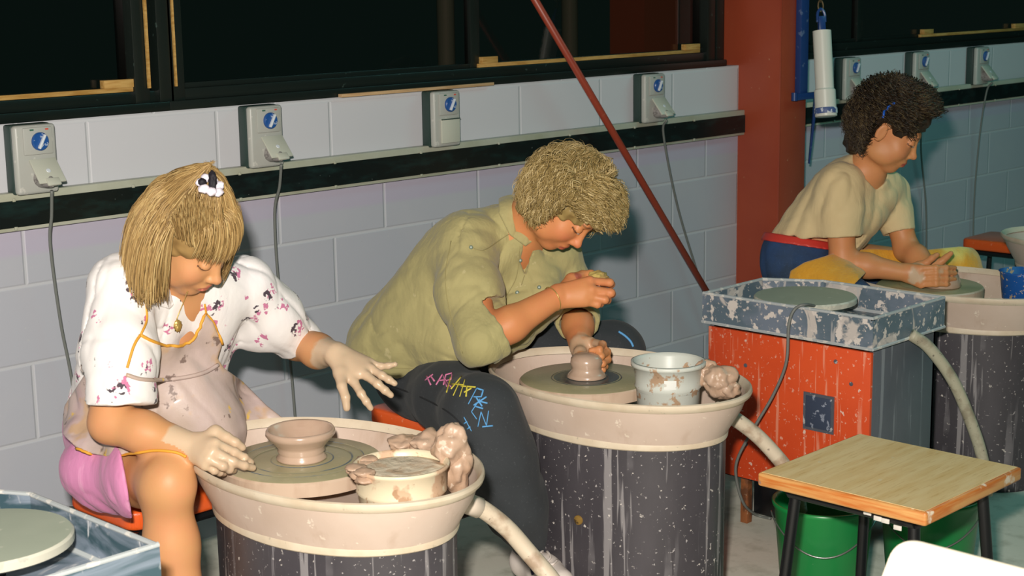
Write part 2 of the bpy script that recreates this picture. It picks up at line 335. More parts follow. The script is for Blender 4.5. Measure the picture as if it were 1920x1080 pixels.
# windows: bottom rail, mullions, panes
def window(name, x0, x1, mull, slide, thick=.045):
    e = bpy.data.objects.new(name, None); C.objects.link(e); e['kind'] = 'structure'; e.location = (x0, .05, 1.207)
    b = NB()
    box(b, x0, x1, .0, .10, 1.207, 1.232, .002); box(b, x0, x1, .02, .09, 1.232, 1.262, .002); box(b, x0, x1, .0, .1, 2.31, 2.35, .002)
    for m in mull: box(b, m - thick / 2, m + thick / 2, .012, .095, 1.23, 2.33, .002)
    obj('window_frame', b, M_frame, e, world=True)
    if slide:
        b = NB()
        for m in slide: box(b, m - .02, m + .02, .035, .065, 1.262, 2.31, .002)
        for a, c in zip([x0] + slide, slide + [x1]): box(b, a, c, .04, .06, 1.262, 1.276, .001)
        obj('sash', b, M_frame, e, world=True)
    b = NB(); box(b, x0, x1, .048, .052, 1.27, 2.31); obj('glass_pane', b, M_glass, e, world=True)
    return e
window('window_1', -3.2, .455, [-2.0, .38, .455], [])
window('window_2', .455, 2.925, [.49, 2.845, 2.90], [1.635])
window('window_3', 3.16, 8.5, [3.2, 7.0], [3.9, 5.45])
# rail: cream duct with black insert
for i, (x0, x1) in enumerate(((-3.2, 3.035), (3.17, 8.5))):
    b = NB(); box(b, x0, x1, -.030, 0, .945, 1.040, .003); d = struct('trim_%d' % (i + 1), b, M_lip)
    b = NB(); box(b, x0 + .001, x1 + .002, -.034, -.030, .955, 1.021); obj('black_strip', b, M_black, d)
    b = NB()
    x = x0 + .1
    while x < x1:
        if x > -1.2:
            for z in (1.023, .953): box(b, x, x + .008, -.037, -.033, z - .004, z + .004, .001)
        x += .34
    obj('screw_heads', b, M_lip, d)
# column in red oxide paint
b = NB(); box(b, 3.0, 3.165, -.195, .15, 0, 3.2, .003); box(b, 2.995, 3.0, -.195, -.188, 0, 3.2); struct('column', b, M_red)
# outside, behind the glass
b = NB(); box(b, 3.60, 3.84, .95, 1.15, 0, 3); struct('outside_post', b, M_extpost)
for px in (2.43, 3.16):
    b = NB(); lathe(b, [(.035, 0), (.035, 3)], 16, c=(px, 1.0, 0)); struct('outside_pipe', b, M_extpipe)
# pine battens in the window tracks
def batten(x0, x1, blocks, label, m=M_wood, y0=.022, z=1.262):
    b = NB(); box(b, x0, x1, y0, y0 + .014, z + .001, z + .013, .001)
    o = obj('wooden_batten', b, m); tag(o, label, 'batten', 'pine battens in the window tracks')
    for (a, c) in blocks:
        b = NB(); box(b, a, c, y0 - .004, y0 + .018, z + .013, z + .034, .001); obj('end_block', b, m, o)
batten(-1.2, .375, [(.27, .372)], 'thin pine batten along the bottom of the far left window')
batten(1.64, 2.79, [(1.65, 1.72), (2.70, 2.785)], 'thin pine batten under the window left of the red column')
batten(4.38, 5.36, [(4.40, 4.48), (5.25, 5.35)], 'yellow pine batten in the window right of the red column')
b = NB(); box(b, 1.03, 1.66, -.022, -.004, 1.2075, 1.217, .001, M=Matrix.Identity(4))
tag(obj('loose_stick', b, M_stick), 'long pale loose stick lying on the ledge above the unplugged socket', 'stick')
b = NB(); box(b, .393, .401, .004, .010, 1.27, 2.3); box(b, .478, .484, .004, .010, 1.27, 2.3)
struct('trim_3', b, M_wood)
# sockets
def socket(x, name_label, closed=False, cord=None, w=.112):
    t = thing('power_socket', name_label, 'socket', (x, -.001, 1.034), 0, 'power sockets along the wall')
    b = NB(); box(b, 0, w, -.036, 0, 0, .172, .006); obj('back_box', b, M_sockd, t)
    b = NB(); box(b, 0, w, -.058, -.036, .001, .171, .008, 3); obj('front_cover', b, M_sock, t)
    b = NB(); box(b, .02, w - .012, -.063, -.058, .098, .165, .003); obj('switch_panel', b, M_sock, t)
    dx = .063
    MD = Matrix.Translation((dx, -.063, .130)) @ Matrix.Rotation(PI / 2, 4, 'X')
    b = NB(); lathe(b, [(.0225, 0), (.0225, .005), (.020, .008)], 32); b.transform(MD); dial = obj('dial', b, M_dial, t)
    b = NB(); box(b, -.003, .003, -.019, .019, .008, .016, .001, M=Matrix.Rotation(-.5, 4, 'Z')); b.transform(MD); obj('dial_pointer', b, M_dash, dial)
    b = NB(); box(b, .038, .048, -.0645, -.063, .157, .161); obj('green_off_mark', b, M_grnm, t)
    b = NB(); box(b, .080, .088, -.0645, -.063, .157, .161); obj('red_on_mark', b, M_redm, t)
    if closed:
        b = NB(); box(b, .024, w - .010, -.066, -.058, .012, .088, .003); f = obj('flap', b, M_flap, t)
        b = NB(); box(b, .024, w - .010, -.0675, -.064, .084, .087); obj('hinge_line', b, M_sockd, f)
    else:
        MF = Matrix.Translation((.066, -.062, .086)) @ Matrix.Rotation(math.radians(-40), 4, 'X')
        b = NB(); box(b, -.036, .036, -.004, .002, -.072, 0, .002, M=MF); box(b, -.018, .018, -.008, .0, -.082, -.06, .003, M=MF); f = obj('flap', b, M_flap, t)
        b = NB(); lathe(b, [(.002, 0), (.006, .001), (.005, .002)], 16); b.transform(MF @ Matrix.Translation((0, -.004, -.038)) @ Matrix.Rotation(PI / 2, 4, 'X')); obj('flap_boss', b, M_dash, f)
        b = NB(); lathe(b, [(.022, 0), (.023, .01), (.017, .035), (.012, .05)], 24); b.transform(Matrix.Translation((.064, -.056, .040)) @ Matrix.Rotation(math.radians(100), 4, 'X')); obj('plug', b, M_plug, t)
    return t
cords = 'grey leads hanging from the wall sockets'
def cord(pts, label, r=.0042):
    b = NB(); tube(b, pts, r, 8, 8); tag(obj('power_lead', b, M_cord, None, True), label, 'lead', cords)
socket(-.035, 'grey wall socket with blue dial at the far left edge')
socket(.670, 'grey wall socket with plug, above between the two women on the left')
socket(1.360, 'grey wall socket with its flap shut and nothing plugged in', closed=True)
socket(2.372, 'grey plugged wall socket just left of the red column')
socket(3.655, 'grey wall socket just right of the hanging white tube')
socket(4.205, 'grey wall socket, middle of the three right of the red column')
socket(4.745, 'grey wall socket furthest along the wall at the upper right')
cord([(.031, -.10, 1.045), (.04, -.075, .98), (.045, -.05, .90), (.07, -.03, .70), (.10, -.02, .5), (.12, -.02, .1)], 'grey lead hanging from the far left socket')
cord([(.738, -.10, 1.045), (.748, -.075, .98), (.75, -.045, .90), (.765, -.03, .70), (.80, -.02, .5), (.82, -.02, .1)], 'grey lead hanging straight down between the two nearest women')
cord([(2.44, -.10, 1.045), (2.46, -.07, .99), (2.56, -.05, .74), (2.68, -.04, .5), (2.82, -.04, .22), (2.9, -.08, .02)], 'grey lead slanting down beside the red brace rod')
cord([(3.73, -.10, 1.045), (3.74, -.06, .98), (3.75, -.03, .7), (3.77, -.02, .3)], 'grey lead behind the head of the woman in beige')
cord([(4.273, -.10, 1.045), (4.28, -.07, 1.0), (4.30, -.04, .8), (4.40, -.02, .5), (4.42, -.02, .2)], 'grey lead right of the woman in beige')
cord([(4.813, -.10, 1.045), (4.82, -.07, 1.0), (4.83, -.04, .8), (4.84, -.02, .5), (4.85, -.02, .2)], 'grey lead above the orange stool at the right')
# brace rod
b = NB(); tube(b, [(1.771 - .3, -.1, 1.472 + .357), (2.995, -.1, .02)], .0125, 12, 0)
tag(obj('brace_rod', b, M_rod, None, True), 'long red-brown steel rod slanting across wall and window', 'rod')
# extruder: blue bar on the column and hanging white tube
t = thing('steel_bracket', 'blue steel bar and bracket bolted to the red column', 'bracket', (3.1, -.21, .8))
b = NB(); box(b, 3.085, 3.135, -.222, -.196, 1.085, 3.0, .003); obj('bar', b, M_blue, t, world=True)
b = NB(); box(b, 3.03, 3.215, -.235, -.222, 1.080, 1.105, .003); lathe(b, [(.012, 0), (.012, .03)], 12, c=(3.035, -.23, 1.08)); obj('crossbar', b, M_blue, t, world=True)
b = NB(); tube(b, [(3.20, -.215, 1.10), (3.20, -.205, .98), (3.185, -.20, .83)], [.016, .013, .008], 8, 6, flat=.5); obj('strap', b, M_blue, t, world=True)
p1 = ad(1541, 58, 5.42); p2 = ad(1549, 219, 5.42)
t = thing('hanging_tube', 'white plastic tube hanging from a chain beside the red column', 'tube', p2)
ax = (p1 - p2).normalized(); L_ = (p1 - p2).length; Q = Matrix.Translation(p2) @ ax.to_track_quat('Z', 'Y').to_matrix().to_4x4()
b = NB(); lathe(b, [(.031, .05), (.031, L_), (.027, L_), (.027, .05)], 32, close=False); lathe(b, [(.036, .03), (.036, .09), (.031, .095)], 32); b.transform(Q); obj('barrel', b, M_pvc, t, world=True)
b = NB(); lathe(b, [(.034, 0), (.037, .002), (.037, .03)], 32); b.transform(Q); obj('collar', b, M_pvc, t, world=True)
b = NB(); lathe(b, [(.038, .010), (.039, .013), (.039, .026), (.038, .03)], 32, close=False); b.transform(Q); obj('collar_band', b, mat('blue_smeared_band', srgb(70, 90, 140), .5, [splat(srgb(205, 210, 220), 40, .52)]), t, world=True)
b = NB(); box(b, -.012, .012, -.010, .010, L_ - .005, L_ + .05, .004); tube(b, [(-.013, 0, L_ + .03), (-.012, 0, L_ + .06), (0, 0, L_ + .075), (.012, 0, L_ + .06), (.013, 0, L_ + .03)], .005, 8, 4); b.transform(Q); obj('shackle', b, M_blue, t, world=True)
b = NB()
for k in range(9):
    z = L_ + .085 + k * .032; a = [(math.cos(q) * .009, 0, z + math.sin(q) * .019) for q in np.linspace(0, 2 * PI, 13)]
    if k % 2: a = [(0, x, zz) for x, _, zz in a]
    tube(b, a, .003, 6, 0)
b.transform(Q); obj('chain', b, M_chain, t, world=True)
# ---------------------------------------------------------------- potter's wheels
SX, SY = .245, .356
wheels = {}
def hose(name, pts, r, m, label, fit=True):
    pass
def wheel_base():
    t = thing('pottery_wheel', 'oval clay-coated wheel on a black drum in front of the woman in white', 'pottery wheel', (-.03, -1.215, 0), 0, 'oval pottery wheels on black drums')
    b = NB()   # outer basin, open bowl with inner skin
    pr = [(.80, .492), (.82, .490), (.835, .497), (.845, .505), (.93, .555), (.965, .586), (.958, .586), (.915, .556), (.80, .512), (.76, .510), (.0, .510)]
    lathe(b, pr[:-1], 96, SX, SY, wob=.002); obj('basin', b, M_basin, t)
    b = NB(); n = 96; prr = [(.955, .584), (.975, .584), (.995, .590), (1.003, .597), (.998, .603), (.985, .605), (.962, .598), (.950, .588)]
    lathe(b, prr, n, SX, SY, wob=.0015, close=False); obj('rim', b, M_rim, t)
    b = NB(); lathe(b, [(.79, .02), (.80, .0), (.805, .02), (.815, .47), (.815, .494)], 96, SX, SY); obj('drum', b, M_drum, t)
    b = NB(); lathe(b, [(.825, .484), (.838, .487), (.842, .497), (.836, .503)], 96, SX, SY, wob=.006, close=False); obj('slip_bead', b, M_rim, t)
    b = NB(); lathe(b, [(.155, .548), (.163, .550), (.164, .575), (.160, .579)], 96, c=(0, .095, 0)); h = obj('wheel_head', b, M_headside, t)
    b = NB(); lathe(b, [(.160, .579), (.158, .5802), (.04, .5810)], 96, c=(0, .095, 0)); obj('wet_top', b, M_head, h)
    b = NB(); lathe(b, [(.03, .50), (.03, .55)], 24, c=(0, .095, 0)); obj('shaft', b, M_dark, t)
    return t
W1 = wheel_base(); 
W2 = dup(W1, (.86, -1.205, 0), label='oval clay-coated wheel on a black drum in front of the woman in khaki')
W3 = dup(W1, (2.45, -1.235, 0), label='oval pottery wheel where the woman in beige works')
W4 = dup(W1, (3.50, -1.215, 0), label='pale empty wheel basin cut off by the right edge')
def rings(W, rs, m):
    b = NB()
    for (r, wd) in rs: lathe(b, [(r, .5812), (r + wd * .5, .5820), (r + wd, .5812)], 72, c=(0, .095, 0), close=False)
    obj('slip_ring', b, m, W)
rings(W1, [(.100, .004), (.062, .003), (.125, .002)], M_ring)
rings(W2, [(.045, .035), (.084, .003)], M_ringd)
rings(W3, [(.09, .004)], M_ring)
# drum details on the second wheel
b = NB(); lathe(b, [(.012, 0), (.011, .006), (.004, .008)], 20); b.transform(Matrix.Translation((-.193, -.05, .30)) @ Matrix.Rotation(-PI / 2, 4, 'Y')); 
o = obj('brass_plug', b, mat('dull_brass', srgb(170, 135, 70), .4, [splat(srgb(90, 70, 40), 60, .55)], metal=.4), W2); DRUM_PLUG = o
def bowl(c, label):
    b = NB(); pr = [(.0, .0), (.051, .0), (.052, .004), (.046, .011), (.0455, .014), (.049, .019), (.047, .024), (.052, .031), (.059, .039), (.067, .047), (.0715, .053), (.0705, .060), (.0675, .064), (.064, .061), (.058, .048), (.045, .028), (.030, .018), (.004, .016)]
    lathe(b, pr[1:], 72, c=c, wob=.006); tag(obj('clay_bowl', b, M_clay, None, True), label, 'bowl')
bowl((-.03, -1.118, .5815), 'small wet freshly thrown clay bowl at the centre of the left wheel')
b = NB(); lathe(b, [(.046, 0), (.050, .003), (.043, .010), (.037, .018), (.036, .026), (.040, .036), (.038, .048), (.030, .056), (.015, .060), (.003, .061)], 64, c=(.86, -1.11, .5815), wob=.01)
tag(obj('clay_lump', b, M_clay, None, True), 'low wet clay mound under the fist of the woman in khaki', 'clay')
# pots standing in the basins
pc = aZ(752, 868, .634); t = thing('water_pot', 'cream plastic water pot full of pale slip on the left wheel', 'pot', (pc.x, pc.y, .544))
b = NB(); lathe(b, [(.078, 0), (.081, .004), (.084, .035), (.088, .039), (.086, .043), (.088, .080), (.092, .083), (.093, .090), (.089, .091), (.085, .083), (.08, .03), (.002, .025)], 72, wob=.004); obj('pot_body', b, M_pot, t, True)
b = NB(); lathe(b, [(.086, .070), (.085, .078), (.06, .084), (.03, .080), (.003, .083)], 48, wob=.01); obj('slip', b, mat('thick_pale_slip', srgb(226, 212, 188), .4, [dict(scale=25, lo=.5, hi=.6, color=srgb(205, 180, 152))], bump=dict(scale=35, s=.6, d=.01)), t, True)
b = NB()
for k in range(9):
    a = random.uniform(1.6, 3.9); r = .086; blob(b, (r * math.cos(a), r * math.sin(a), .088 + random.uniform(-.012, .002)), (.020, .020, .008), k, .25, 3, 1.5)
obj('rim_clay', b, M_lump, t, True)
pc = aZ(1253, 676, .662); t = thing('water_tub', 'white plastic water tub with clay smears on the middle wheel', 'tub', (pc.x, pc.y, .535))
b = NB(); lathe(b, [(.068, 0), (.071, .003), (.075, .065), (.079, .070), (.076, .076), (.080, .116), (.087, .118), (.087, .127), (.081, .128), (.077, .116), (.068, .01), (.002, .006)], 72, wob=.003); obj('tub_body', b, M_tub, t, True)
b = NB(); lathe(b, [(.075, .060), (.002, .060)], 48); obj('water', b, mat('cloudy_water', srgb(190, 200, 205), .1), t, True)
b = NB(); dv = (CAM - Vector((pc.x, pc.y, .6))); an = math.atan2(dv.y, dv.x) 
for k in range(8):
    pass
ring_ = [(an - .12 + .36 * k / 8) for k in range(9)]
vs = [(.0785 * math.cos(a), .0785 * math.sin(a), z) for z in (.077, .098) for a in ring_]; obj('square_label', (vs, [(k, k + 1, k + 10, k + 9) for k in range(8)]), M_labelw, t, True)
pc = aZ(1912, 514, .665); t = thing('blue_tub', 'blue plastic tub flecked with clay at the right edge', 'tub', (pc.x + .035, pc.y + .005, .585))
b = NB(); lathe(b, [(.056, 0), (.059, .003), (.068, .080), (.072, .084), (.068, .085), (.058, .008), (.002, .006)], 64); obj('tub_body', b, M_bluet, t, True)
# clay trimmings
def lumps(cs, label):
    for k, (px, py, Z, r) in enumerate(cs):
        p = aZ(px, py, Z); b = NB(); blob(b, p, [q_ * 1.12 for q_ in r], k + len(cs), .34, 4, 1.35); o = obj('clay_scrap', b, M_lump, None, True)
        tag(o, label[k] if isinstance(label, list) else label, 'clay', 'soft clay scraps heaped in the basins')
lumps([(845, 838, .645, (.034, .03, .040)), (805, 828, .635, (.038, .030, .020)), (760, 832, .625, (.032, .026, .016)), (852, 878, .60, (.026, .030, .045))],
      ['round clay scrap topmost behind the cream pot', 'flat clay scrap behind the cream pot', 'small clay scrap left behind the cream pot', 'clay scrap drooping right of the cream pot'])
lumps([(1345, 712, .62, (.034, .036, .034)), (1322, 700, .63, (.028, .026, .028)), (1362, 728, .60, (.026, .026, .022))],
      ['largest clay scrap right of the white tub', 'clay scrap touching the back of the white tub', 'low clay scrap nearest the rim beside the white tub'])
# drain hoses
def drain(W, pts, r, m, fr, label):
    b = NB(); tube(b, pts, r, 16, 10); h = obj('drain_hose', b, m, W, True, world=True); 
    d = (Vector(pts[1]) - Vector(pts[0])).normalized(); b = NB(); tube(b, [Vector(pts[0]) - d * .02, Vector(pts[0]) + d * .035], fr, 20, 0); obj('hose_fitting', b, M_fitting, h, True, world=True)
h1 = [aX(872, 942, .155), aX(905, 955, .19), aX(950, 990, .23), aX(990, 1035, .26), aX(1040, 1095, .28), aX(1060, 1140, .28)]
drain(W1, h1, .0185, M_hose, .0215, 'a')
h2 = [aX(1352, 772, 1.035), aX(1385, 790, 1.075), aX(1425, 822, 1.12), aX(1468, 870, 1.16), aX(1490, 905, 1.18), aX(1500, 960, 1.19)]
drain(W2, h2, .0185, M_hose, .020, 'b')
# ---------------------------------------------------------------- cabinet wheels
def cabinet(dx, dy, label, tm, bm_, left=False):
    t = thing('cabinet_wheel', label, 'pottery wheel', (1.56 + dx, -1.48 + dy, 0), 0)
    poly = [(0, 0), (.37, 0), (.37, .39), (.285, .55), (0, .55)]
    def inset(d): return [(d, d), (.37 - d, d), (.37 - d, .39 - d * .5), (.285 - d * .5, .55 - d), (d, .55 - d)]
    b = NB(); zt, zb = .66, .580
    po, pi = poly, inset(.008); n = 5
    vo = [b.verts.new((*p, zb)) for p in po]; vt = [b.verts.new((*p, zt)) for p in po]; vi = [b.verts.new((*p, zt)) for p in pi]; vf = [b.verts.new((*p, zb + .012)) for p in pi]
    for i in range(n):
        j = (i + 1) % n
        b.faces.new((vo[i], vo[j], vt[j], vt[i])); b.faces.new((vt[i], vt[j], vi[j], vi[i])); b.faces.new((vi[i], vi[j], vf[j], vf[i]))
    b.faces.new(vo[::-1]); b.faces.new(vf); tray = obj('splash_tray', b, tm, t, False)
    b = NB()
    for i in range(n):
        p, q = Vector((*po[i], zt + .001)), Vector((*po[(i + 1) % n], zt + .001)); o_ = ((Vector((*pi[i], 0)) + Vector((*pi[(i + 1) % n], 0))) / 2 - (p + q) / 2); o_.z = 0
        tube(b, [p + o_ * .5, q + o_ * .5], .005, 8, 0)
        p, q = Vector((*po[i], zb)), Vector((*po[(i + 1) % n], zb)); tube(b, [p, q], .0045, 6, 0)
    obj('dried_edge', b, M_traylip, tray)
    b = NB()
    for i in range(n):
        p, q = Vector((*pi[i], zb + .013)), Vector((*pi[(i + 1) % n], zb + .013)); tube(b, [p, q], .007, 6, 0)
    obj('dried_seam', b, M_traylip, tray)
    bc = (.160, .315) if not left else (.205, .255)
    bz = .640
    b = NB(); lathe(b, [(.136, bz), (.142, bz + .004), (.142, bz + .016), (.138, bz + .020)], 72, c=(*bc, 0)); h = obj('bat', b, M_batside, t)
    b = NB(); lathe(b, [(.138, bz + .0202), (.10, bz + .022), (.05, bz + .0215), (.003, bz + .022)], 72, c=(*bc, 0)); obj('bat_top', b, bm_, h)
    b = NB(); lathe(b, [(.03, .59), (.03, bz)], 20, c=(*bc, 0)); obj('shaft', b, M_dark, t)
    x0, x1, y0, y1 = (.035, .36, .02, .548)
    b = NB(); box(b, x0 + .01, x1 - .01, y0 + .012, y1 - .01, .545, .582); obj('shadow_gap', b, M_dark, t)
    b = NB(); box(b, x0 + .004, x1, y0, y0 + .012, .14, .572, .001); box(b, x1 - .012, x1, y0, y1, .14, .572, .001); box(b, x0, x1, y1 - .012, y1, .14, .572, .001); obj('grey_side_panel', b, M_grey, t)
    b = NB(); box(b, x0 - .008, x0 + .004, y0, y1, .14, .563, .001); f = obj('orange_front_panel', b, M_orange, t)
    MP = Matrix.Translation((x0 - .0085, y0 + .155, .375)) @ Matrix.Rotation(-PI / 2, 4, 'Y')
    b = NB(); prism(b, [(-.052, -.048), (.052, -.048), (.052, .048), (-.052, .048)], 0, .004, 0, M=MP); 
    me = b; g = obj('switch_plate', b, M_plate, f)
    b = NB(); box(b, -.044, .044, -.040, .040, .004, .006, .001, M=MP); obj('switch_recess', b, M_platein, g)
    b = NB(); box(b, x0, x1, y0, y1, .135, .15); obj('base_panel', b, M_dark, t)
    for (lx, ly) in ((.055, .43), (.055, .06), (.33, .06), (.33, .50)):
        b = NB(); box(b, lx - .012, lx + .012, ly - .012, ly + .012, .0, .16, .002); obj('leg', b, M_rust, t)
    b = NB(); prism(b, [(0, 0), (.16, 0), (.16, .02), (0, .10)], -.04, .04, .003, M=Matrix.Translation((.09, .39, .02)) @ Matrix.Rotation(PI / 2, 4, 'X') @ Matrix.Rotation(0, 4, 'Z')); obj('foot_pedal', b, M_blk, t)
    return t
K1 = cabinet(0, 0, 'orange and grey cabinet wheel with splashed tray right of centre', M_tray, M_bat)
b = NB(); tube(b, [(.37, .10, .60), (.42, .07, .595), (.48, -.02, .50), (.50, -.10, .36), (.505, -.13, .22), (.505, -.13, .15)], .019, 16, 10); 
cabhose = [aY(1708, 627, -1.484), aY(1742, 652, -1.515), aY(1786, 712, -1.55), aY(1820, 790, -1.58), aY(1842, 860, -1.60), aY(1850, 930, -1.62)]
b.free(); b = NB(); tube(b, cabhose, .0165, 16, 10); obj('drain_hose', b, M_hosed, K1, True, world=True)
for (x_, y_) in ((1398, 685), (1567, 678), (1596, 720), (1524, 793), (1399, 833)):
    b = NB(); lathe(b, [(.006, 0), (.0055, .002), (.001, .0025)], 12); b.transform(Matrix.Translation(aX(x_, y_, 1.586)) @ Matrix.Rotation(-PI / 2, 4, 'Y')); obj('panel_screw', b, M_plate, K1, world=True)
K2 = cabinet(-2.573, -.05, 'grey clay-smeared wheel tray with a pale bat at the lower left corner', M_trayl, M_bat, True)
# grey cable over the tray edge down to the floor
b = NB(); tube(b, [aZ(1562, 584, .60), aZ(1540, 578, .64), aX(1512, 571, 1.57), aX(1490, 580, 1.545), aX(1479, 610, 1.535), aX(1474, 680, 1.53), aX(1450, 740, 1.52), aX(1415, 800, 1.50), aX(1383, 860, 1.50), aX(1381, 900, 1.52), aX(1395, 945, 1.56), aZ(1420, 966, .008), aZ(1445, 972, .008)], .0042, 8, 8)
tag(obj('cable', b, M_cord, None, True), 'grey cable looping over the splashed tray down the orange cabinet', 'cable')
# ---------------------------------------------------------------- buckets, stool, table
def bucket(p, label):
    t = thing('plastic_bucket', label, 'bucket', p, 0, 'green buckets behind the wooden stool')
    b = NB(); lathe(b, [(.095, 0), (.098, .004), (.120, .255), (.125, .262), (.127, .272), (.122, .274), (.117, .262), (.094, .01), (.002, .008)], 72); obj('bucket_body', b, M_green, t, True)
    b = NB(); a0 = math.atan2(CAM.y - p[1], CAM.x - p[0])
    pts = [((.128) * math.cos(a0 + q), .128 * math.sin(a0 + q), .245 - .075 * math.cos(q) ** 2) for q in np.linspace(-1.45, 1.45, 15)]
    tube(b, pts, .0022, 6, 3); obj('wire_handle', b, M_wire, t, True)
    return t
ba = aZ(1545, 938, .272); bucket((ba.x, ba.y, 0), 'green bucket at the left behind the wooden stool')
bb = aZ(1745, 925, .272); bucket((bb.x, bb.y, 0), 'green bucket at the right behind the wooden stool')
t = thing('wooden_stool', 'square plywood-topped stool with black steel legs', 'stool', (.914, -1.92, 0))
b = NB(); box(b, -.2, .2, -.2, .2, .470, .4995, .006, 3); obj('seat', b, M_plyedge, t)
b = NB(); prism(b, [(-.193, -.193), (.193, -.193), (.193, .193), (-.193, .193)], .4993, .5002); obj('seat_face', b, M_ply, t)
b = NB(); 
for (a, c) in (((-.15, -.15), (.15, -.15)), ((.15, -.15), (.15, .15)), ((.15, .15), (-.15, .15)), ((-.15, .15), (-.15, -.15))): tube(b, [(*a, .455), (*c, .455)], .013, 10, 0)
fr = obj('seat_frame', b, M_blk, t)
for sx in (-1, 1):
    for sy in (-1, 1):
        b = NB(); tube(b, [(.14 * sx, .14 * sy, .465), (.175 * sx, .175 * sy, .012)], .0125, 14, 0); l = obj('leg', b, M_blk, t)
        b = NB(); lathe(b, [(.016, 0), (.016, .02)], 14, c=(.176 * sx, .176 * sy, 0)); obj('rubber_foot', b, M_dark, l)
b = NB()
for k, (x, z) in enumerate(((-.052, .457), (-.028, .450), (-.010, .449), (.018, .441))): box(b, x - .009, x + .009, -.166, -.163, z - .005, z + .005, .001, M=Matrix.Translation((-.165 - .0, 0, 0)) @ Matrix.Identity(4))
b.transform(Matrix.Rotation(-PI / 2, 4, 'Z') @ Matrix.Translation((.165 + .10, 0, 0))); obj('tape_bits', b, M_tape, fr)
def rpoly(P, r, n=8):
    out = []
    for i, p in enumerate(P):
        a, c = P[i - 1], P[(i + 1) % len(P)]; p = Vector(p); u = (Vector(a) - p).normalized(); v = (Vector(c) - p).normalized()
        for k in range(n + 1):
            s = k / n; q = (p + u * r) * (1 - s) ** 2 + p * 2 * s * (1 - s) + (p + v * r) * s ** 2; out.append((q.x, q.y))
    return out
t = thing('white_chair', 'overexposed white plastic chair back at the lower right edge', 'chair', (.02, -2.80, 0))
XB = -.19
MB_ = Matrix.Translation((XB, 0, 0)) @ Matrix(((0, 0, 1, 0), (1, 0, 0, 0), (0, 1, 0, 0), (0, 0, 0, 1)))
b = NB(); prism(b, rpoly([Vector((-3.02, .800)), Vector((-2.578, .802)), Vector((-2.51, .60)), Vector((-2.54, .47)), Vector((-3.06, .47)), Vector((-3.09, .60))], .035), 0, .012, .004, 3, M=MB_); obj('backrest', b, M_white, t, world=True)
b = NB(); prism(b, rpoly([Vector((-.18, -3.03)), Vector((.24, -3.03)), Vector((.24, -2.57)), Vector((-.18, -2.57))], .05), .43, .448, .005, 3); obj('seat', b, M_white, t, world=True)
for x_ in (-.15, .21):
    for y_ in (-3.0, -2.6): b = NB(); tube(b, [(x_, y_, .44), (x_ + (.04 if x_ > 0 else -.04), y_, 0)], .014, 12, 0); obj('leg', b, M_blk, t, world=True)
# orange stools
def stool(loc, label, rz=0):
    t = thing('orange_stool', label, 'stool', loc, rz, 'orange-topped stools')
    b = NB(); prism(b, rpoly([Vector((-.132, -.132)), Vector((.132, -.132)), Vector((.132, .132)), Vector((-.132, .132))], .04), .385, .43, .010, 3); obj('seat', b, M_vinyl, t)
    b = NB()
    for (a, c) in (((-.115, -.115), (.115, -.115)), ((.115, -.115), (.115, .115)), ((.115, .115), (-.115, .115)), ((-.115, .115), (-.115, -.115))):
        tube(b, [(*a, .374), (*c, .374)], .011, 8, 0); tube(b, [(a[0] * 1.1, a[1] * 1.1, .16), (c[0] * 1.1, c[1] * 1.1, .16)], .008, 8, 0)
    obj('frame', b, M_blk, t)
    for sx in (-1, 1):
        for sy in (-1, 1):
            b = NB(); tube(b, [(.125 * sx, .125 * sy, .385), (.155 * sx, .155 * sy, 0)], .011, 10, 0); obj('leg', b, M_blk, t)
    return t
ST1 = stool((-.085, -.635, 0), 'orange stool mostly hidden under the woman in pink shorts')
ST2 = dup(ST1, (.825, -.61, 0), label='orange stool under the woman in khaki')
ST3 = dup(ST1, (2.42, -.62, 0), label='orange stool hidden under the woman in blue jeans')
so = aZ(1880, 432, .45)
ST4 = dup(ST1, (4.30, -.45, 0), label='empty orange stool against the wall at the right')
ST3.hide_render = False
# ---------------------------------------------------------------- soft-form modeller (distance fields -> one mesh)
CAMn = np.array(CAM); MRn = np.array(MR)
def A(v): return np.array(v, float)
def nrm(v): v = A(v); return v / (np.linalg.norm(v) + 1e-12)
def px(x, y, t): return np.array(ad(x, y, t))
_lat = np.random.RandomState(5).rand(32, 32, 32).astype(np.float32) * 2 - 1
def vnoise(P, off=0):
    P = P + off * 3.17 + 100; i = np.floor(P).astype(int); f = P - i; f = f * f * (3 - 2 * f); i &= 31; j = (i + 1) & 31
    g = lambda a, b, c: _lat[a, b, c]
    x0, y0, z0, x1, y1, z1 = i[..., 0], i[..., 1], i[..., 2], j[..., 0], j[..., 1], j[..., 2]; fx, fy, fz = f[..., 0], f[..., 1], f[..., 2]
    a = g(x0, y0, z0) * (1 - fx) + g(x1, y0, z0) * fx; b = g(x0, y1, z0) * (1 - fx) + g(x1, y1, z0) * fx
    c = g(x0, y0, z1) * (1 - fx) + g(x1, y0, z1) * fx; d = g(x0, y1, z1) * (1 - fx) + g(x1, y1, z1) * fx
    return (a * (1 - fy) + b * fy) * (1 - fz) + (c * (1 - fy) + d * fy) * fz
def folds(P, d, freq, amp, off=0, st=5.0):
    """ridges running along direction d"""
    d = nrm(d); u = P @ d; Q = P + np.outer(u, d).reshape(P.shape) * (1 / st - 1)
    n = vnoise(Q * freq, off); return amp * (1 - 2 * np.abs(n)) + amp * .5 * vnoise(Q * freq * 2.1, off + 3)
def crease(P, d, freq, amp, off=0, st=7.0, w=11):
    d = nrm(d); u = P @ d; Q = P + np.outer(u, d).reshape(P.shape) * (1 / st - 1)
    n = vnoise(Q * freq, off); return amp * np.exp(-np.abs(n) * w) * np.clip(.5 + vnoise(P * 9, off + 1), 0, 1)
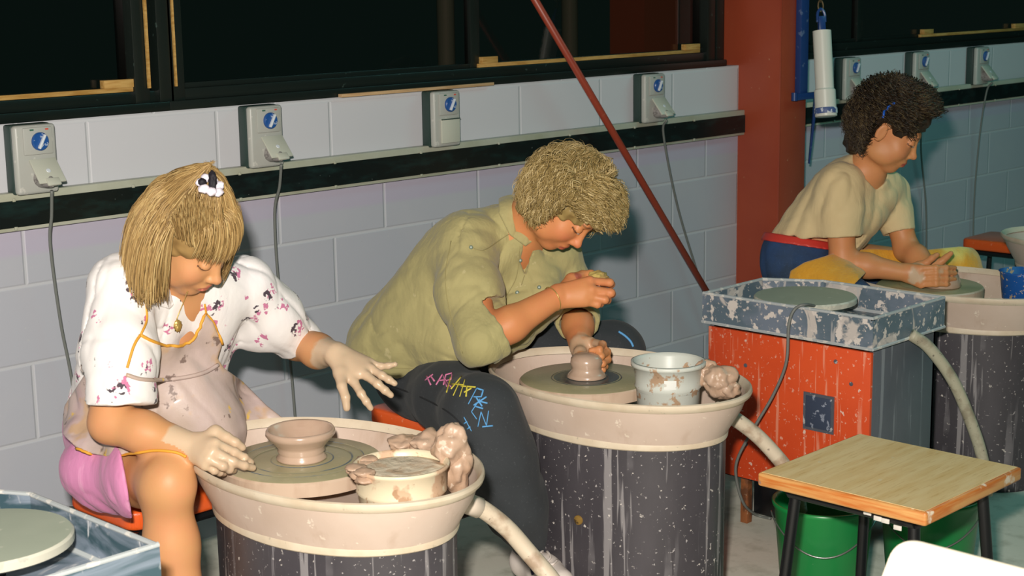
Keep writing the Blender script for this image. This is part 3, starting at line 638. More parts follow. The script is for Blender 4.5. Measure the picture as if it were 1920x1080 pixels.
class SDF:
    def __init__(s): s.p = []; s.disp = []
    def add(s, fn, op='u', k=.02): s.p.append((fn, op, k)); return s
    def cap(s, a, b, ra, rb=None, k=.02, op='u', flat=None):
        a, b = A(a), A(b); rb = ra if rb is None else rb; ba = b - a; L = ba @ ba + 1e-12
        if flat is not None: fn_, fs = nrm(flat[0]), flat[1]
        def f(P):
            pa = P - a; h = np.clip(pa @ ba / L, 0, 1); q = pa - h[..., None] * ba
            if flat is not None:
                w = q @ fn_; q = q + (w * (1 / fs - 1))[..., None] * fn_
            return np.sqrt((q * q).sum(-1)) - (ra + (rb - ra) * h)
        return s.add(f, op, k)
    def chain(s, pts, rs, k=.015, op='u', flat=None):
        for i in range(len(pts) - 1): s.cap(pts[i], pts[i + 1], rs[i], rs[i + 1], k if i else k, op, flat)
        return s
    def ell(s, c, r, R=None, k=.02, op='u'):
        c, r = A(c), A(r); R = np.eye(3) if R is None else A(R)   # columns of R = local axes
        def f(P):
            q = (P - c) @ R; k0 = np.sqrt(((q / r) ** 2).sum(-1)); k1 = np.sqrt(((q / r ** 2) ** 2).sum(-1)) + 1e-9
            return k0 * (k0 - 1) / k1
        return s.add(f, op, k)
    def plane(s, p, n, k=.001, op='i'):
        """keep the side n points away from (inside = below the plane)"""
        p, n = A(p), nrm(n); return s.add(lambda P: (P - p) @ n, op, k)
    def cut(s, p1, p2, keep, k=.001):
        """plane through the lens and two sight lines; keep = a sight line on the kept side"""
        a, b, c = [A(ray(*q)) for q in (p1, p2, keep)]; n = nrm(np.cross(a, b)); n = n if c @ n < 0 else -n
        return s.plane(CAMn, n, k)
    def poly(s, pts, k=.001, op='i'):
        return s.add(polyfn(pts), op, k)
    def eval(s, P):
        D = np.full(P.shape[:-1], 9.0)
        for fn, op, k in s.p: D = comb(D, fn(P), op, k)
        for g in s.disp: D = D + g(P)
        return D
def polyfn(pts):
    pts = A([tuple(p) for p in pts])
    def f(P):
        q = (P - CAMn) @ MRn; t = -q[..., 2]; x = 960 + FOC * q[..., 0] / t; y = 540 - FOC * q[..., 1] / t
        d = np.full(x.shape, 1e9); ins = np.zeros(x.shape, bool)
        for i in range(len(pts)):
            a, b = pts[i - 1], pts[i]; e = b - a; wx, wy = x - a[0], y - a[1]; h = np.clip((wx * e[0] + wy * e[1]) / (e @ e + 1e-9), 0, 1)
            d = np.minimum(d, (wx - e[0] * h) ** 2 + (wy - e[1] * h) ** 2)
            c = ((a[1] > y) != (b[1] > y)) & (x < (b[0] - a[0]) * (y - a[1]) / (b[1] - a[1] + 1e-12) + a[0]); ins ^= c
        return np.where(ins, -1, 1) * np.sqrt(d) * t / FOC
    return f
def comb(a, b, op, k):
    if op == 'u':
        h = np.maximum(k - np.abs(a - b), 0) / k; return np.minimum(a, b) - h * h * k / 4
    if op == 's': b = -b
    h = np.maximum(k - np.abs(a - b), 0) / k; return np.maximum(a, b) + h * h * k / 4
def mesh_sdf(s, lo, hi, h, m=8, slack=1.3):
    lo, hi = A(lo), A(hi); nb = np.ceil((hi - lo) / (h * m)).astype(int); R = h * m * math.sqrt(3) / 2
    bi = np.stack(np.meshgrid(*[np.arange(n) for n in nb], indexing='ij'), -1).reshape(-1, 3)
    Cn = lo + (bi + .5) * h * m
    vals = []; Dc = np.full(len(Cn), 9.0)
    for fn, op, k in s.p:
        v = fn(Cn); vals.append(v); Dc = comb(Dc, v, op, k)
    amp = .012 if s.disp else 0
    act = np.abs(Dc) < R * slack + amp + .004
    G = np.where(Dc < 0, -1., 1.).astype(np.float32)
    dims = nb * m; grid = np.repeat(np.repeat(np.repeat(G.reshape(nb), m, 0), m, 1), m, 2)
    ai = np.where(act)[0]; loc = (np.stack(np.meshgrid(*[np.arange(m)] * 3, indexing='ij'), -1).reshape(-1, 3)) * h
    CH = 400
    for c0 in range(0, len(ai), CH):
        ii = ai[c0:c0 + CH]; P = (lo + bi[ii] * h * m)[:, None, :] + loc[None]
        D = np.full(P.shape[:2], 9.0)
        for (fn, op, k), v in zip(s.p, vals):
            vc = v[ii]
            if op == 'u': msk = vc < np.maximum(Dc[ii], 0) + 2.2 * R + k + .01
            elif op == 's': msk = vc < 2.2 * R + k
            else: msk = vc > -(2.2 * R + k)
            if not msk.any(): continue
            D[msk] = comb(D[msk], fn(P[msk]), op, k)
        for g in s.disp: D = D + g(P)
        D = D.reshape(-1, m, m, m)
        for q, (x, y, z) in enumerate(bi[ii] * m): grid[x:x + m, y:y + m, z:z + m] = D[q]
    return surf_nets(grid, lo, h)
def surf_nets(g, lo, h):
    nx, ny, nz = g.shape; s = g < 0; ids = []; pos = []; quads = []
    st = (ny * nz, nz, 1)
    for ax in range(3):
        sl0 = [slice(None)] * 3; sl1 = [slice(None)] * 3; sl0[ax] = slice(0, -1); sl1[ax] = slice(1, None)
        c = s[tuple(sl0)] != s[tuple(sl1)]; I = np.argwhere(c)
        o = [a for a in range(3) if a != ax]
        ok = (I[:, o[0]] > 0) & (I[:, o[1]] > 0) & (I[:, o[0]] < g.shape[o[0]] - 1) & (I[:, o[1]] < g.shape[o[1]] - 1); I = I[ok]
        J = I.copy(); J[:, ax] += 1; a = g[tuple(I.T)]; b = g[tuple(J.T)]; t = a / (a - b)
        p = I.astype(float); p[:, ax] += t
        u, v = o; base = I @ np.array(st)
        c00 = base - st[u] - st[v]; c10 = base - st[v]; c11 = base; c01 = base - st[u]
        for cc in (c00, c10, c11, c01): ids.append(cc); pos.append(p)
        q = np.stack([c00, c10, c11, c01], 1); flip = (a < 0) ^ (ax == 1); q[~flip] = q[~flip][:, ::-1]; quads.append(q)
    ids = np.concatenate(ids); pos = np.concatenate(pos); quads = np.concatenate(quads)
    uq, inv = np.unique(ids, return_inverse=True); n = np.bincount(inv)
    V_ = np.stack([np.bincount(inv, pos[:, k]) / n for k in range(3)], 1) * h + lo
    return V_, np.searchsorted(uq, quads)
def relax(V_, Q, it=1, lam=.5):
    e = np.concatenate([Q[:, [0, 1]], Q[:, [1, 2]], Q[:, [2, 3]], Q[:, [3, 0]]]); n = len(V_); cnt = np.bincount(e[:, 0], minlength=n) + np.bincount(e[:, 1], minlength=n)
    for _ in range(it):
        for l in (lam, -lam * .95):
            acc = np.stack([np.bincount(e[:, 0], V_[e[:, 1], k], n) + np.bincount(e[:, 1], V_[e[:, 0], k], n) for k in range(3)], 1) / np.maximum(cnt, 1)[:, None]
            V_ = V_ + l * (acc - V_)
    return V_
def soft(name, s, lo, hi, h, m, parent, attrs=None, it=1, disp=True, extra=None):
    V_, Q = mesh_sdf(s, lo, hi, h)
    # drop small floating islands
    V_ = relax(V_, Q, it)
    if extra is not None:
        V2, F2 = extra; 
    me = bpy.data.meshes.new(name); nv, nf = len(V_), len(Q)
    me.vertices.add(nv); me.vertices.foreach_set('co', (V_ - A(parent.location) if parent is not None else V_).astype(np.float32).ravel())
    me.loops.add(nf * 4); me.loops.foreach_set('vertex_index', Q.astype(np.int32).ravel()); me.polygons.add(nf)
    me.polygons.foreach_set('loop_start', np.arange(nf, dtype=np.int32) * 4); me.update(calc_edges=True)
    for an, fn in (attrs or {}).items():
        at = me.attributes.new(an, 'FLOAT', 'POINT'); at.data.foreach_set('value', np.clip(fn(V_), 0, 1).astype(np.float32))
    me.shade_smooth(); me.materials.append(m)
    o = bpy.data.objects.new(name, me); put(o, parent); return o
def near(c, r0, r1):
    c = A(c); return lambda P: np.clip((r1 - np.linalg.norm(P - c, axis=-1)) / (r1 - r0), 0, 1)
def bvh_of(o):
    me = o.data; off = Vector(root_m(o).to_translation()); return BVHTree.FromPolygons([v.co + off for v in me.vertices], [tuple(p.vertices) for p in me.polygons])
def hitp(trees, x, y, lift=.002):
    best = None
    d = ray(x, y).normalized()
    for t in trees:
        h = t.ray_cast(CAM, d)
        if h[0] is not None and (best is None or h[3] < best[3]): best = h
    if best is None: return None
    n = best[1]; n = n if n.dot(d) < 0 else -n
    return best[0] + n * lift
def drape(trees, pts, r, name, m, parent, lift=.001, flat=None, step=6, sm=True):
    """a cord or seam lying on a surface along a drawn line"""
    P = spline([Vector((x, y, 0)) for x, y in pts], 6) if sm and len(pts) > 2 else [Vector((x, y, 0)) for x, y in pts]
    out = []
    for a, b in zip(P[:-1], P[1:]):
        n = max(1, int((b - a).length / step))
        for k in range(n): out.append(a.lerp(b, k / n))
    out.append(P[-1]); H = [hitp(trees, p.x, p.y, lift) for p in out]; H = [h for h in H if h is not None]
    H = [h for i, h in enumerate(H) if i == 0 or (h - H[i - 1]).length < .05]
    if len(H) < 2: return None
    b = NB(); tube(b, H, r, 6, 0, flat); return obj(name, b, m, parent, True, world=True)

# ---- body pieces
class Head:
    def __init__(s, c, f, u, sc=1.0, roll=0):
        s.c = A(c); s.f = nrm(f); u = A(u); r = nrm(np.cross(s.f, u)); u = np.cross(r, s.f)
        if roll: r, u = r * math.cos(roll) + u * math.sin(roll), u * math.cos(roll) - r * math.sin(roll)
        s.r, s.u, s.sc = r, u, sc; s.R = np.stack([s.r, s.f, s.u], 1)
    def spin(s, deg):
        k = nrm(CAMn - A((.4, -1, 1))); a = math.radians(deg); K = np.array([[0, -k[2], k[1]], [k[2], 0, -k[0]], [-k[1], k[0], 0]]); Q = np.eye(3) + math.sin(a) * K + (1 - math.cos(a)) * K @ K
        s.R = Q @ s.R; s.r, s.f, s.u = s.R.T; return s
    def aim(s, x, y, t):
        s.c = px(x, y, t) - s.R @ (A((0, .110, -.031)) * s.sc); return s
    def w(s, *p): return s.c + s.R @ (A(p) * s.sc)
    def loc(s, P): return ((P - s.c) @ s.R) / s.sc
    def build(s, S, eyes_open=False):
        k = s.sc; E = lambda c, r, kk=.012, op='u', R=None: S.ell(s.w(*c), A(r) * k, s.R if R is None else R, kk * k, op)
        E((0, -.014, .038), (.072, .088, .078)); E((0, .022, -.030), (.060, .068, .080), .03); E((0, .058, -.092), (.026, .024, .020), .03)
        for x in (-1, 1):
            E((x * .034, .056, -.034), (.026, .024, .026), .025); E((x * .045, .01, -.07), (.016, .04, .02), .03)
        S.cap(s.w(-.030, .079, .026), s.w(.030, .079, .026), .010 * k, None, .022 * k)
        for x in (-1, 1): E((x * .031, .098, .006), (.019, .014, .012), .014, 's')
        S.cap(s.w(0, .080, .016), s.w(0, .101, -.030), .0065 * k, .0095 * k, .012 * k); S.ell(s.w(0, .104, -.031), A((.0095, .010, .009)) * k, s.R, .008 * k)
        for x in (-1, 1): E((x * .0105, .094, -.036), (.0075, .009, .007), .006)
        for x in (-1, 1): S.ell(s.w(x * .006, .099, -.0425), A((.0035, .005, .003)) * k, s.R, .002 * k, 's')
        E((0, .082, -.060), (.024, .013, .016), .014)
        E((0, .0925, -.0595), (.019, .0065, .0048), .004); E((0, .0905, -.0700), (.017, .0070, .0055), .004)
        S.cap(s.w(-.021, .092, -.0650), s.w(.021, .092, -.0650), .0014 * k, None, .003 * k, 's')
        for x in (-1, 1):
            S.ell(s.w(x * .031, .0765, .0045), A((.0150, .0130, .0118)) * k, s.R, .004 * k)   # closed or lowered lid over the eye
            S.cap(s.w(x * .044, .070, -.002), s.w(x * .018, .078, -.001), .0012 * k, None, .003 * k, 's')
        for x in (-1, 1):
            Re = s.R @ np.array([[math.cos(.35 * x), -math.sin(.35 * x), 0], [math.sin(.35 * x), math.cos(.35 * x), 0], [0, 0, 1]])
            E((x * .079, -.012, -.006), (.0055, .017, .030), .006, 'u', Re); E((x * .0855, -.008, -.004), (.004, .010, .019), .004, 's', Re)
    def attrs(s):
        def lip(P):
            q = s.loc(P); d = ((q[:, 0] / .022) ** 2 + ((q[:, 2] + .0650) / .0098) ** 2); return np.clip((1.1 - d) * 4, 0, 1) * (q[:, 1] > .078)
        def brow(P):
            q = s.loc(P); x = np.abs(q[:, 0]); zc = .0265 + .05 * (x - .02) - 4.5 * np.maximum(x - .034, 0) ** 2 * 6
            return np.clip(1.2 - np.abs(q[:, 2] - zc) / .0042, 0, 1) * (x > .012) * (x < .050) * (q[:, 1] > .04)
        def lash(P):
            q = s.loc(P); x = np.abs(q[:, 0]); zc = -.0022 - 14 * (x - .031) ** 2 * -1
            return np.clip(1.4 - np.abs(q[:, 2] - zc) / .0026, 0, 1) * (x > .0185) * (x < .045) * (q[:, 1] > .06)
        def blush(P):
            q = s.loc(P); return np.clip(1 - np.sqrt(((np.abs(q[:, 0]) - .042) / .024) ** 2 + ((q[:, 1] - .06) / .04) ** 2 + ((q[:, 2] + .030) / .024) ** 2), 0, 1) + .8 * np.clip(1 - np.linalg.norm(q - A((0, .106, -.032)), axis=1) / .018, 0, 1)
        return lip, brow, lash, blush
def hand(S, wrist, wr, fingers, thumb, sc=1.0, pk=.010, pr=.0125):
    """fingers: four lists [knuckle, middle joint, end joint, tip]; thumb: [base, joint, tip]; all world points"""
    w = A(wrist); n = len(fingers); kn = [A(f[0]) for f in fingers]
    cr = nrm(kn[0] - kn[-1])
    for i, k_ in enumerate(kn):
        o = cr * (wr * .5) * (1 - 2 * i / (n - 1)); S.cap(w + o, k_, wr * .62, pr * .82 * sc, pk)
    for i in range(n - 1): S.cap((kn[i] + kn[i + 1]) / 2 * .8 + w * .2, (kn[i] + kn[i + 1]) / 2 * .4 + w * .6, pr * .9 * sc, pr * sc, pk)
    rad = [.0086, .0090, .0086, .0076]
    for f, r in zip(fingers, rad):
        r *= sc; q = [A(p) for p in f]; m = len(q); rr = np.interp(np.linspace(0, 1, m), [0, .5, 1], [r * 1.12, r, r * .80])
        for i in range(m - 1):
            S.cap(q[i], q[i + 1], rr[i], rr[i + 1], .003)
        for i in range(1, m - 1): S.ell(q[i], (rr[i] * 1.1,) * 3, None, .003)
        # nail
    t = [A(p) for p in thumb]; tr = [.0150 * sc, .0110 * sc, .0100 * sc, .0082 * sc]
    S.cap(w * .6 + t[0] * .4, t[0], wr * .6, tr[0], .012)
    for i in range(len(t) - 1): S.cap(t[i], t[i + 1], tr[i], tr[i + 1], .004 if i else .008)
def nails(pairs, m, parent, r=.0052):
    pass
# ---- hair
def hair(name, H, m, parent, spec, base=None, base_h=.004, seed=1):
    """strands grown from the scalp: each walks with its styling direction, falls, and slides over the head"""
    rs = np.random.RandomState(seed); Vs, Fs, At = [], [], []; nv = 0
    for sp in spec:
        n = sp['n']; L = sp['len']; steps = sp.get('steps', 14); off = sp.get('off', .01); e = A(sp.get('ell', (.078, .096, .086))) ; ec = A(sp.get('ec', (0, -.012, .034)))
        az = np.radians(rs.uniform(*sp['az'], n)); el = np.radians(rs.uniform(*sp['el'], n))     # az 0 = forward, 90 = her left
        dirs = np.stack([-np.sin(az) * np.cos(el), np.cos(az) * np.cos(el), np.sin(el)], 1)
        p = ec + dirs * e * (1 - .03 * rs.rand(n, 1)); 
        lay = off * rs.uniform(.25, 1, n); v = np.zeros((n, 3))
        g = (H.R.T @ A((0, 0, -1))) * sp.get('grav', .5) + A((0, 0, -1)) * sp.get('down', .5)
        st0 = sp['dir']; 
        v = np.array([st0(q) for q in p]); v /= np.linalg.norm(v, axis=1, keepdims=True) + 1e-9
        LL = L * rs.uniform(sp.get('lmin', .85), 1.0, n); ds = LL / steps
        clump = rs.randint(0, sp.get('clumps', 60), n); cph = rs.rand(sp.get('clumps', 60), 4)
        zj = rs.uniform(-1, 1, n) * sp.get('zj', .01); curl = sp.get('curl', 0); pts = [p.copy()]
        for k in range(steps):
            t = (k + 1) / steps
            v = v * sp.get('stiff', .75) + g * (1 - sp.get('stiff', .75)) * (1 + t)
            if 'pull' in sp: v = v + sp['pull'](p, t)
            v = v / (np.linalg.norm(v, axis=1, keepdims=True) + 1e-9)
            if 'zmin' in sp:
                wz = H.c[2] + (p @ H.R.T)[:, 2] * H.sc; ds = np.where(wz < sp['zmin'] + zj, 0, ds)
            p = p + v * ds[:, None]
            q = (p - ec); ee = e + lay[:, None] * sp.get('puff', lambda t: min(1, t * 4))(t); rr = np.sqrt(((q / ee) ** 2).sum(1))
            ins = rr < 1; p[ins] = (ec + q / rr[:, None])[ins] if ins.any() else p[ins]
            if 'hold' in sp:
                q = (p - ec); rr = np.sqrt(((q / ee) ** 2).sum(1)); far = rr > 1; hb = sp['hold']
                p[far] = (p * (1 - hb) + (ec + q / rr[:, None]) * hb)[far]
            pts.append(p.copy())
        pts = np.stack(pts, 1)
        if curl:
            t = np.linspace(0, 1, steps + 1)[None, :]; ph = cph[clump, 0][:, None] * 6.28; fr = sp.get('cfreq', 3) * (0.7 + .6 * cph[clump, 1][:, None])
            a = ph + t * fr * 6.28; side = np.cross(v, q / (np.linalg.norm(q, axis=1, keepdims=True) + 1e-9)); nrmv = q / (np.linalg.norm(q, axis=1, keepdims=True) + 1e-9)
            pts = pts + curl * np.minimum(1, t * 3)[..., None] * (np.cos(a)[..., None] * side[:, None] + (np.sin(a)[..., None] * .8 + .3) * nrmv[:, None])
        pts += rs.normal(0, sp.get('jit', .0012), (n, 1, 3)) * np.linspace(0, 1, steps + 1)[None, :, None]
        W_ = H.c + (pts * H.sc) @ H.R.T
        if sp.get('clip') is not None:
            keep = sp['clip'](pts); W_ = W_[keep]; n = len(W_); clump = clump[keep]
        wd = sp.get('w', .0011)
        T = np.gradient(W_, axis=1); T /= np.linalg.norm(T, axis=2, keepdims=True) + 1e-9
        nr = W_ - H.c; nr /= np.linalg.norm(nr, axis=2, keepdims=True); sd = np.cross(T, nr); sd /= np.linalg.norm(sd, axis=2, keepdims=True) + 1e-9; up = np.cross(sd, T)
        m_ = steps + 1; tw = wd * np.interp(np.linspace(0, 1, m_), [0, .1, .8, 1], [.6, 1, .8, .15])[None, :, None]
        ring = np.stack([W_ + sd * tw * 1.6, W_ + up * tw * .7, W_ - sd * tw * 1.6], 2)      # n, m, 3, 3
        Vs.append(ring.reshape(-1, 3)); idx = nv + np.arange(n * m_ * 3).reshape(n, m_, 3)
        for a, b in ((0, 1), (1, 2), (2, 0)):
            Fs.append(np.stack([idx[:, :-1, a], idx[:, 1:, a], idx[:, 1:, b], idx[:, :-1, b]], -1).reshape(-1, 4))
        cl = (cph[clump, 3] * .6 + rs.rand(n) * .4)
        At.append(np.repeat(cl, m_ * 3)); nv += n * m_ * 3
    Vv = np.concatenate(Vs); Ff = np.concatenate(Fs); At = np.concatenate(At)
    if base is not None:
        lo, hi = H.c - .26, H.c + .26; bV, bQ = mesh_sdf(base, lo, hi, base_h); bV = relax(bV, bQ, 1)
        Ff = np.concatenate([Ff, bQ + len(Vv)]); Vv = np.concatenate([Vv, bV]); At = np.concatenate([At, .35 + .2 * vnoise(bV * 60)])
    me = bpy.data.meshes.new(name); nf = len(Ff); me.vertices.add(len(Vv)); me.vertices.foreach_set('co', (Vv - A(parent.location)).astype(np.float32).ravel())
    me.loops.add(nf * 4); me.loops.foreach_set('vertex_index', Ff.astype(np.int32).ravel()); me.polygons.add(nf); me.polygons.foreach_set('loop_start', np.arange(nf, dtype=np.int32) * 4)
    me.update(calc_edges=True); at = me.attributes.new('tone', 'FLOAT', 'POINT'); at.data.foreach_set('value', At.astype(np.float32)); me.shade_smooth(); me.materials.append(m)
    return put(bpy.data.objects.new(name, me), parent)
def hair_mat(name, dark, mid, light, rough=.42):
    m = mat(name, mid, rough, [dict(kind='attr', attr='tone', lo=.45, hi=.05, color=dark), dict(kind='attr', attr='tone', lo=.5, hi=.95, color=light), dict(scale=14, lo=.55, hi=.75, color=dark, amt=.3)], spec=.35, coords='Object')
    return m
def skin_mat(name, base, blush, lip, brow, clay=CLAYC):
    return mat(name, base, .5, [dict(scale=14, lo=.4, hi=.75, color=blush, amt=.35), dict(kind='attr', attr='blush', lo=0, hi=1, color=blush, amt=.7), dict(kind='attr', attr='lip', lo=0, hi=.8, color=lip, amt=.85),
        dict(kind='attr', attr='brow', lo=.2, hi=.9, color=brow, amt=.8), dict(kind='attr', attr='lash', lo=.2, hi=.8, color=srgb(60, 40, 34), amt=.85),
        dict(kind='attr', attr='clay', scale=35, amp=.7, lo=.42, hi=.62, color=clay, rough=.35, amt=.92)], bump=[dict(scale=220, s=.08, d=.001), dict(scale=45, s=.10, d=.002)], sss=.12, spec=.4)
# ================================================================ people
SK1 = skin_mat('tanned_skin', srgb(204, 150, 102), srgb(212, 132, 100), srgb(196, 108, 92), srgb(150, 110, 70), srgb(206, 182, 154))
SK2 = skin_mat('deep_tan_skin', srgb(206, 138, 88), srgb(208, 112, 84), srgb(184, 92, 76), srgb(110, 76, 48), srgb(200, 168, 138))
SK3 = skin_mat('brown_tan_skin', srgb(208, 144, 94), srgb(198, 118, 84), srgb(176, 78, 70), srgb(70, 48, 38), srgb(204, 180, 152))
# ---------------------------------------------------------------- woman in white print shirt
P1 = thing('person', 'woman in white print polo shirt, stained apron and pink shorts bending over the left wheel', 'person', (-.07, -.64, 0))
H1 = Head((0, 0, 0), (.15, -.58, -.79), (0, -.2, 1), .98, .0); H1.spin(13).aim(410, 529, 3.25)
wr_R = px(366, 838, 3.15); el_R = px(206, 792, 3.20); sh_R = px(222, 538, 3.26)
sh_L = px(462, 535, 3.50); el_L = px(556, 640, 3.64); wr_L = px(630, 664, 3.50)
S1 = SDF(); H1.build(S1)
neck0 = A((-.095, -.80, .905))
S1.cap(H1.w(0, -.045, -.05), neck0, .050, .056, .03); S1.cap(A((-.09, -.70, .78)), A((-.085, -.78, .885)), .10, .075, .05)
S1.cap(sh_R, sh_L, .044, .044, .05); S1.cap(A((-.07, -.62, .56)), A((-.09, -.72, .80)), .11, .105, .05)
S1.chain([sh_R, sh_R * .5 + el_R * .5, el_R], [.052, .044, .038], .03); S1.chain([el_R, el_R * .6 + wr_R * .4, wr_R], [.042, .040, .0255], .02)
S1.chain([sh_L, sh_L * .5 + el_L * .5, el_L], [.044, .042, .040], .03); S1.chain([el_L, px(596, 658, 3.57), wr_L], [.040, .037, .0265], .02)
q = lambda x, y, t: px(x, y, t)
hand(S1, wr_R, .026, [
    [q(404, 831, 3.12), q(440, 848, 3.14), q(458, 858, 3.15), q(471, 867, 3.165)],
    [q(400, 846, 3.11), q(437, 866, 3.12), q(458, 873, 3.135), q(474, 877, 3.155)],
    [q(391, 860, 3.105), q(418, 874, 3.105), q(430, 880, 3.12), q(438, 882, 3.145)],
    [q(385, 872, 3.11), q(402, 882, 3.115), q(412, 886, 3.13), q(420, 888, 3.15)]],
    [q(404, 812, 3.15), q(424, 820, 3.155), q(441, 830, 3.16), q(454, 839, 3.17)], 1.0, pr=.0135)
hand(S1, wr_L, .026, [
    [q(664, 717, 3.45), q(677, 738, 3.43), q(687, 753, 3.425), q(695, 765, 3.43)],
    [q(688, 705, 3.46), q(708, 720, 3.44), q(722, 732, 3.435), q(733, 741, 3.44)],
    [q(697, 692, 3.48), q(716, 704, 3.465), q(729, 712, 3.46), q(740, 719, 3.46)],
    [q(694, 680, 3.50), q(714, 687, 3.50), q(728, 686, 3.495), q(741, 683, 3.49)]][::1],
    [q(638, 700, 3.46), q(641, 724, 3.43), q(648, 745, 3.42), q(650, 765, 3.42)], .98, pr=.0135)
hipR, knR, anR = A((-.165, -.68, .515)), A((-.288, -1.020, .572)), A((-.250, -1.03, .09))
S1.chain([hipR, (hipR + knR) / 2, knR], [.085, .070, .053], .03); S1.ell(knR + A((-.002, -.014, .0)), (.038, .038, .046), None, .025)
S1.chain([knR + A((0, .008, -.02)), knR * .72 + anR * .28 + A((0, .018, 0)), knR * .35 + anR * .65, anR], [.049, .051, .040, .033], .03)
S1.cap(anR, anR + A((.0, -.03, -.04)), .034, .034, .02); S1.cap(anR + A((0, .03, -.06)), anR + A((.0, -.13, -.065)), .030, .022, .02)
hipL, knL, anL = A((.01, -.66, .53)), A((.235, -.86, .47)), A((.30, -.86, .09))
S1.chain([hipL, (hipL + knL) / 2, knL], [.085, .070, .054], .03); S1.chain([knL, knL * .6 + anL * .4, anL], [.052, .050, .034], .02); S1.cap(anL + A((0, .03, -.05)), anL + A((.02, -.12, -.06)), .030, .022, .02)
l_, b_, e_, bl_ = H1.attrs()
c1, c2 = (wr_R + q(430, 860, 3.12)) / 2, (wr_L + q(700, 715, 3.45)) / 2
clay1 = lambda P: (np.linalg.norm(P - knR - A((.01, .02, 0)), axis=-1) > .088) * np.maximum(np.maximum(near(c1, .085, .118)(P) * .95, near(c2, .095, .14)(P) * .95), near(px(590, 690, 3.62), .02, .06)(P) * .8) 
body1 = soft('body', S1, (-.42, -1.30, -.01), (.36, -.45, 1.20), .0034, SK1, P1, dict(lip=l_, brow=b_, lash=e_, blush=bl_, clay=clay1), 1)
# shirt
PRINT = mat('white_print_cotton', srgb(236, 232, 230), .8, [dict(scale=6, lo=.5, hi=.8, color=srgb(226, 218, 226), amt=.5)], bump=[dict(scale=10, st=(1, 1, .5), s=.5, d=.010, dist=.4), dict(scale=400, s=.1, d=.0005)], sheen=.1)
def add_print(m, cols, sc, seed=0):
    nt = m.node_tree; N = nt.nodes; L = nt.links; b = N['Principled BSDF']; cur = b.inputs['Base Color'].links[0].from_socket
    tc = N.new('ShaderNodeTexCoord'); 
    for k, (c, s, th, rot) in enumerate(cols):
        mp = N.new('ShaderNodeMapping'); mp.inputs['Location'].default_value = (k * .013 + seed, k * .007, 0); mp.inputs['Rotation'].default_value = rot; L.new(tc.outputs['Object'], mp.inputs[0])
        nz = N.new('ShaderNodeTexNoise'); nz.inputs['Scale'].default_value = 55; L.new(mp.outputs[0], nz.inputs['Vector'])
        mxv = N.new('ShaderNodeMix'); mxv.data_type = 'VECTOR'; mxv.inputs[0].default_value = .055; L.new(mp.outputs[0], mxv.inputs[4]); L.new(nz.outputs['Color'], mxv.inputs[5])
        v = N.new('ShaderNodeTexVoronoi'); v.inputs['Scale'].default_value = s; v.inputs['Randomness'].default_value = .75; L.new(mxv.outputs[1], v.inputs['Vector'])
        r = N.new('ShaderNodeMapRange'); r.inputs[1].default_value = th; r.inputs[2].default_value = th * .85; L.new(v.outputs['Distance'], r.inputs[0])
        n2 = N.new('ShaderNodeTexNoise'); n2.inputs['Scale'].default_value = 100; n2.inputs['Detail'].default_value = 1; L.new(tc.outputs['Object'], n2.inputs['Vector'])
        r2 = N.new('ShaderNodeMapRange'); r2.inputs[1].default_value = .42; r2.inputs[2].default_value = .48; L.new(n2.outputs[0], r2.inputs[0])
        mu = N.new('ShaderNodeMath'); mu.operation = 'MULTIPLY'; L.new(r.outputs[0], mu.inputs[0]); L.new(r2.outputs[0], mu.inputs[1])
        mx = N.new('ShaderNodeMix'); mx.data_type = 'RGBA'; L.new(mu.outputs[0], mx.inputs[0]); L.new(cur, mx.inputs[6]); mx.inputs[7].default_value = c; cur = mx.outputs[2]
    L.new(cur, b.inputs['Base Color'])
add_print(PRINT, [(srgb(200, 120, 156), 17, .26, (.3, .5, .2)), (srgb(74, 62, 72), 17, .205, (.3, .5, .2))], 1)
def torso(S, pc, cc, w0, w1, r0, r1, k=.04):
    S.cap(A(pc) - A((w0, 0, 0)), A(cc) - A((w1, 0, 0)), r0, r1, k); S.cap(A(pc) + A((w0, 0, 0)), A(cc) + A((w1, 0, 0)), r0, r1, k)
T1 = SDF(); torso(T1, (-.085, -.625, .60), (-.10, -.755, .84), .060, .075, .118, .105)
T1.cap(sh_R + A((.015, .0, .0)), sh_L - A((.02, 0, 0)), .064, .060, .06); T1.cap(A((-.10, -.72, .88)), neck0 + A((0, .03, .0)), .085, .062, .05)
cuR = px(222, 762, 3.19); cuL = px(560, 640, 3.62)
T1.chain([sh_R, sh_R * .45 + cuR * .55, cuR + (cuR - sh_R) * .1], [.066, .076, .074], .03)
T1.chain([sh_L, sh_L * .45 + cuL * .55, cuL + (cuL - sh_L) * .2], [.066, .060, .050], .03)
T1.ell(px(478, 612, 3.58), (.05, .05, .052), None, .05)
T1.disp = [lambda P: folds(P, (0.05, .2, 1), 12, .0035, 1) + crease(P, (.1, .2, 1), 11, .008, 6, 12, 14), lambda P: crease(P, (.7, -.1, -.7), 12, .007, 9, 12, 14), lambda P: folds(P, (.7, 0, -.6), 22, .002, 5)]
T1.cut((150, 765), (292, 756), (224, 700), .004)   # right cuff
# open sleeves and neck
T1.cap(el_R * .35 + sh_R * .65, el_R + (el_R - sh_R) * .2, .058, .064, .003, 's')
T1.p[-2:] = T1.p[-2:]
T1.cap(cuL * .8 + sh_L * .2, cuL + (cuL - sh_L) * .4, .038, .040, .003, 's')
nL = nrm(cuL - sh_L); T1.plane(cuL + nL * .012, nL + A((0, 0, -.25)), .003)
T1.ell(neck0 + A((.0, -.035, .052)), (.052, .06, .06), None, .006, 's')
T1.plane((0, 0, .575), (0, 0, -1), .004)
shirt1 = soft('polo_shirt', T1, (-.48, -1.12, .54), (.36, -.42, 1.10), .0042, PRINT, P1)
b1 = bvh_of(shirt1); bb1 = bvh_of(body1)
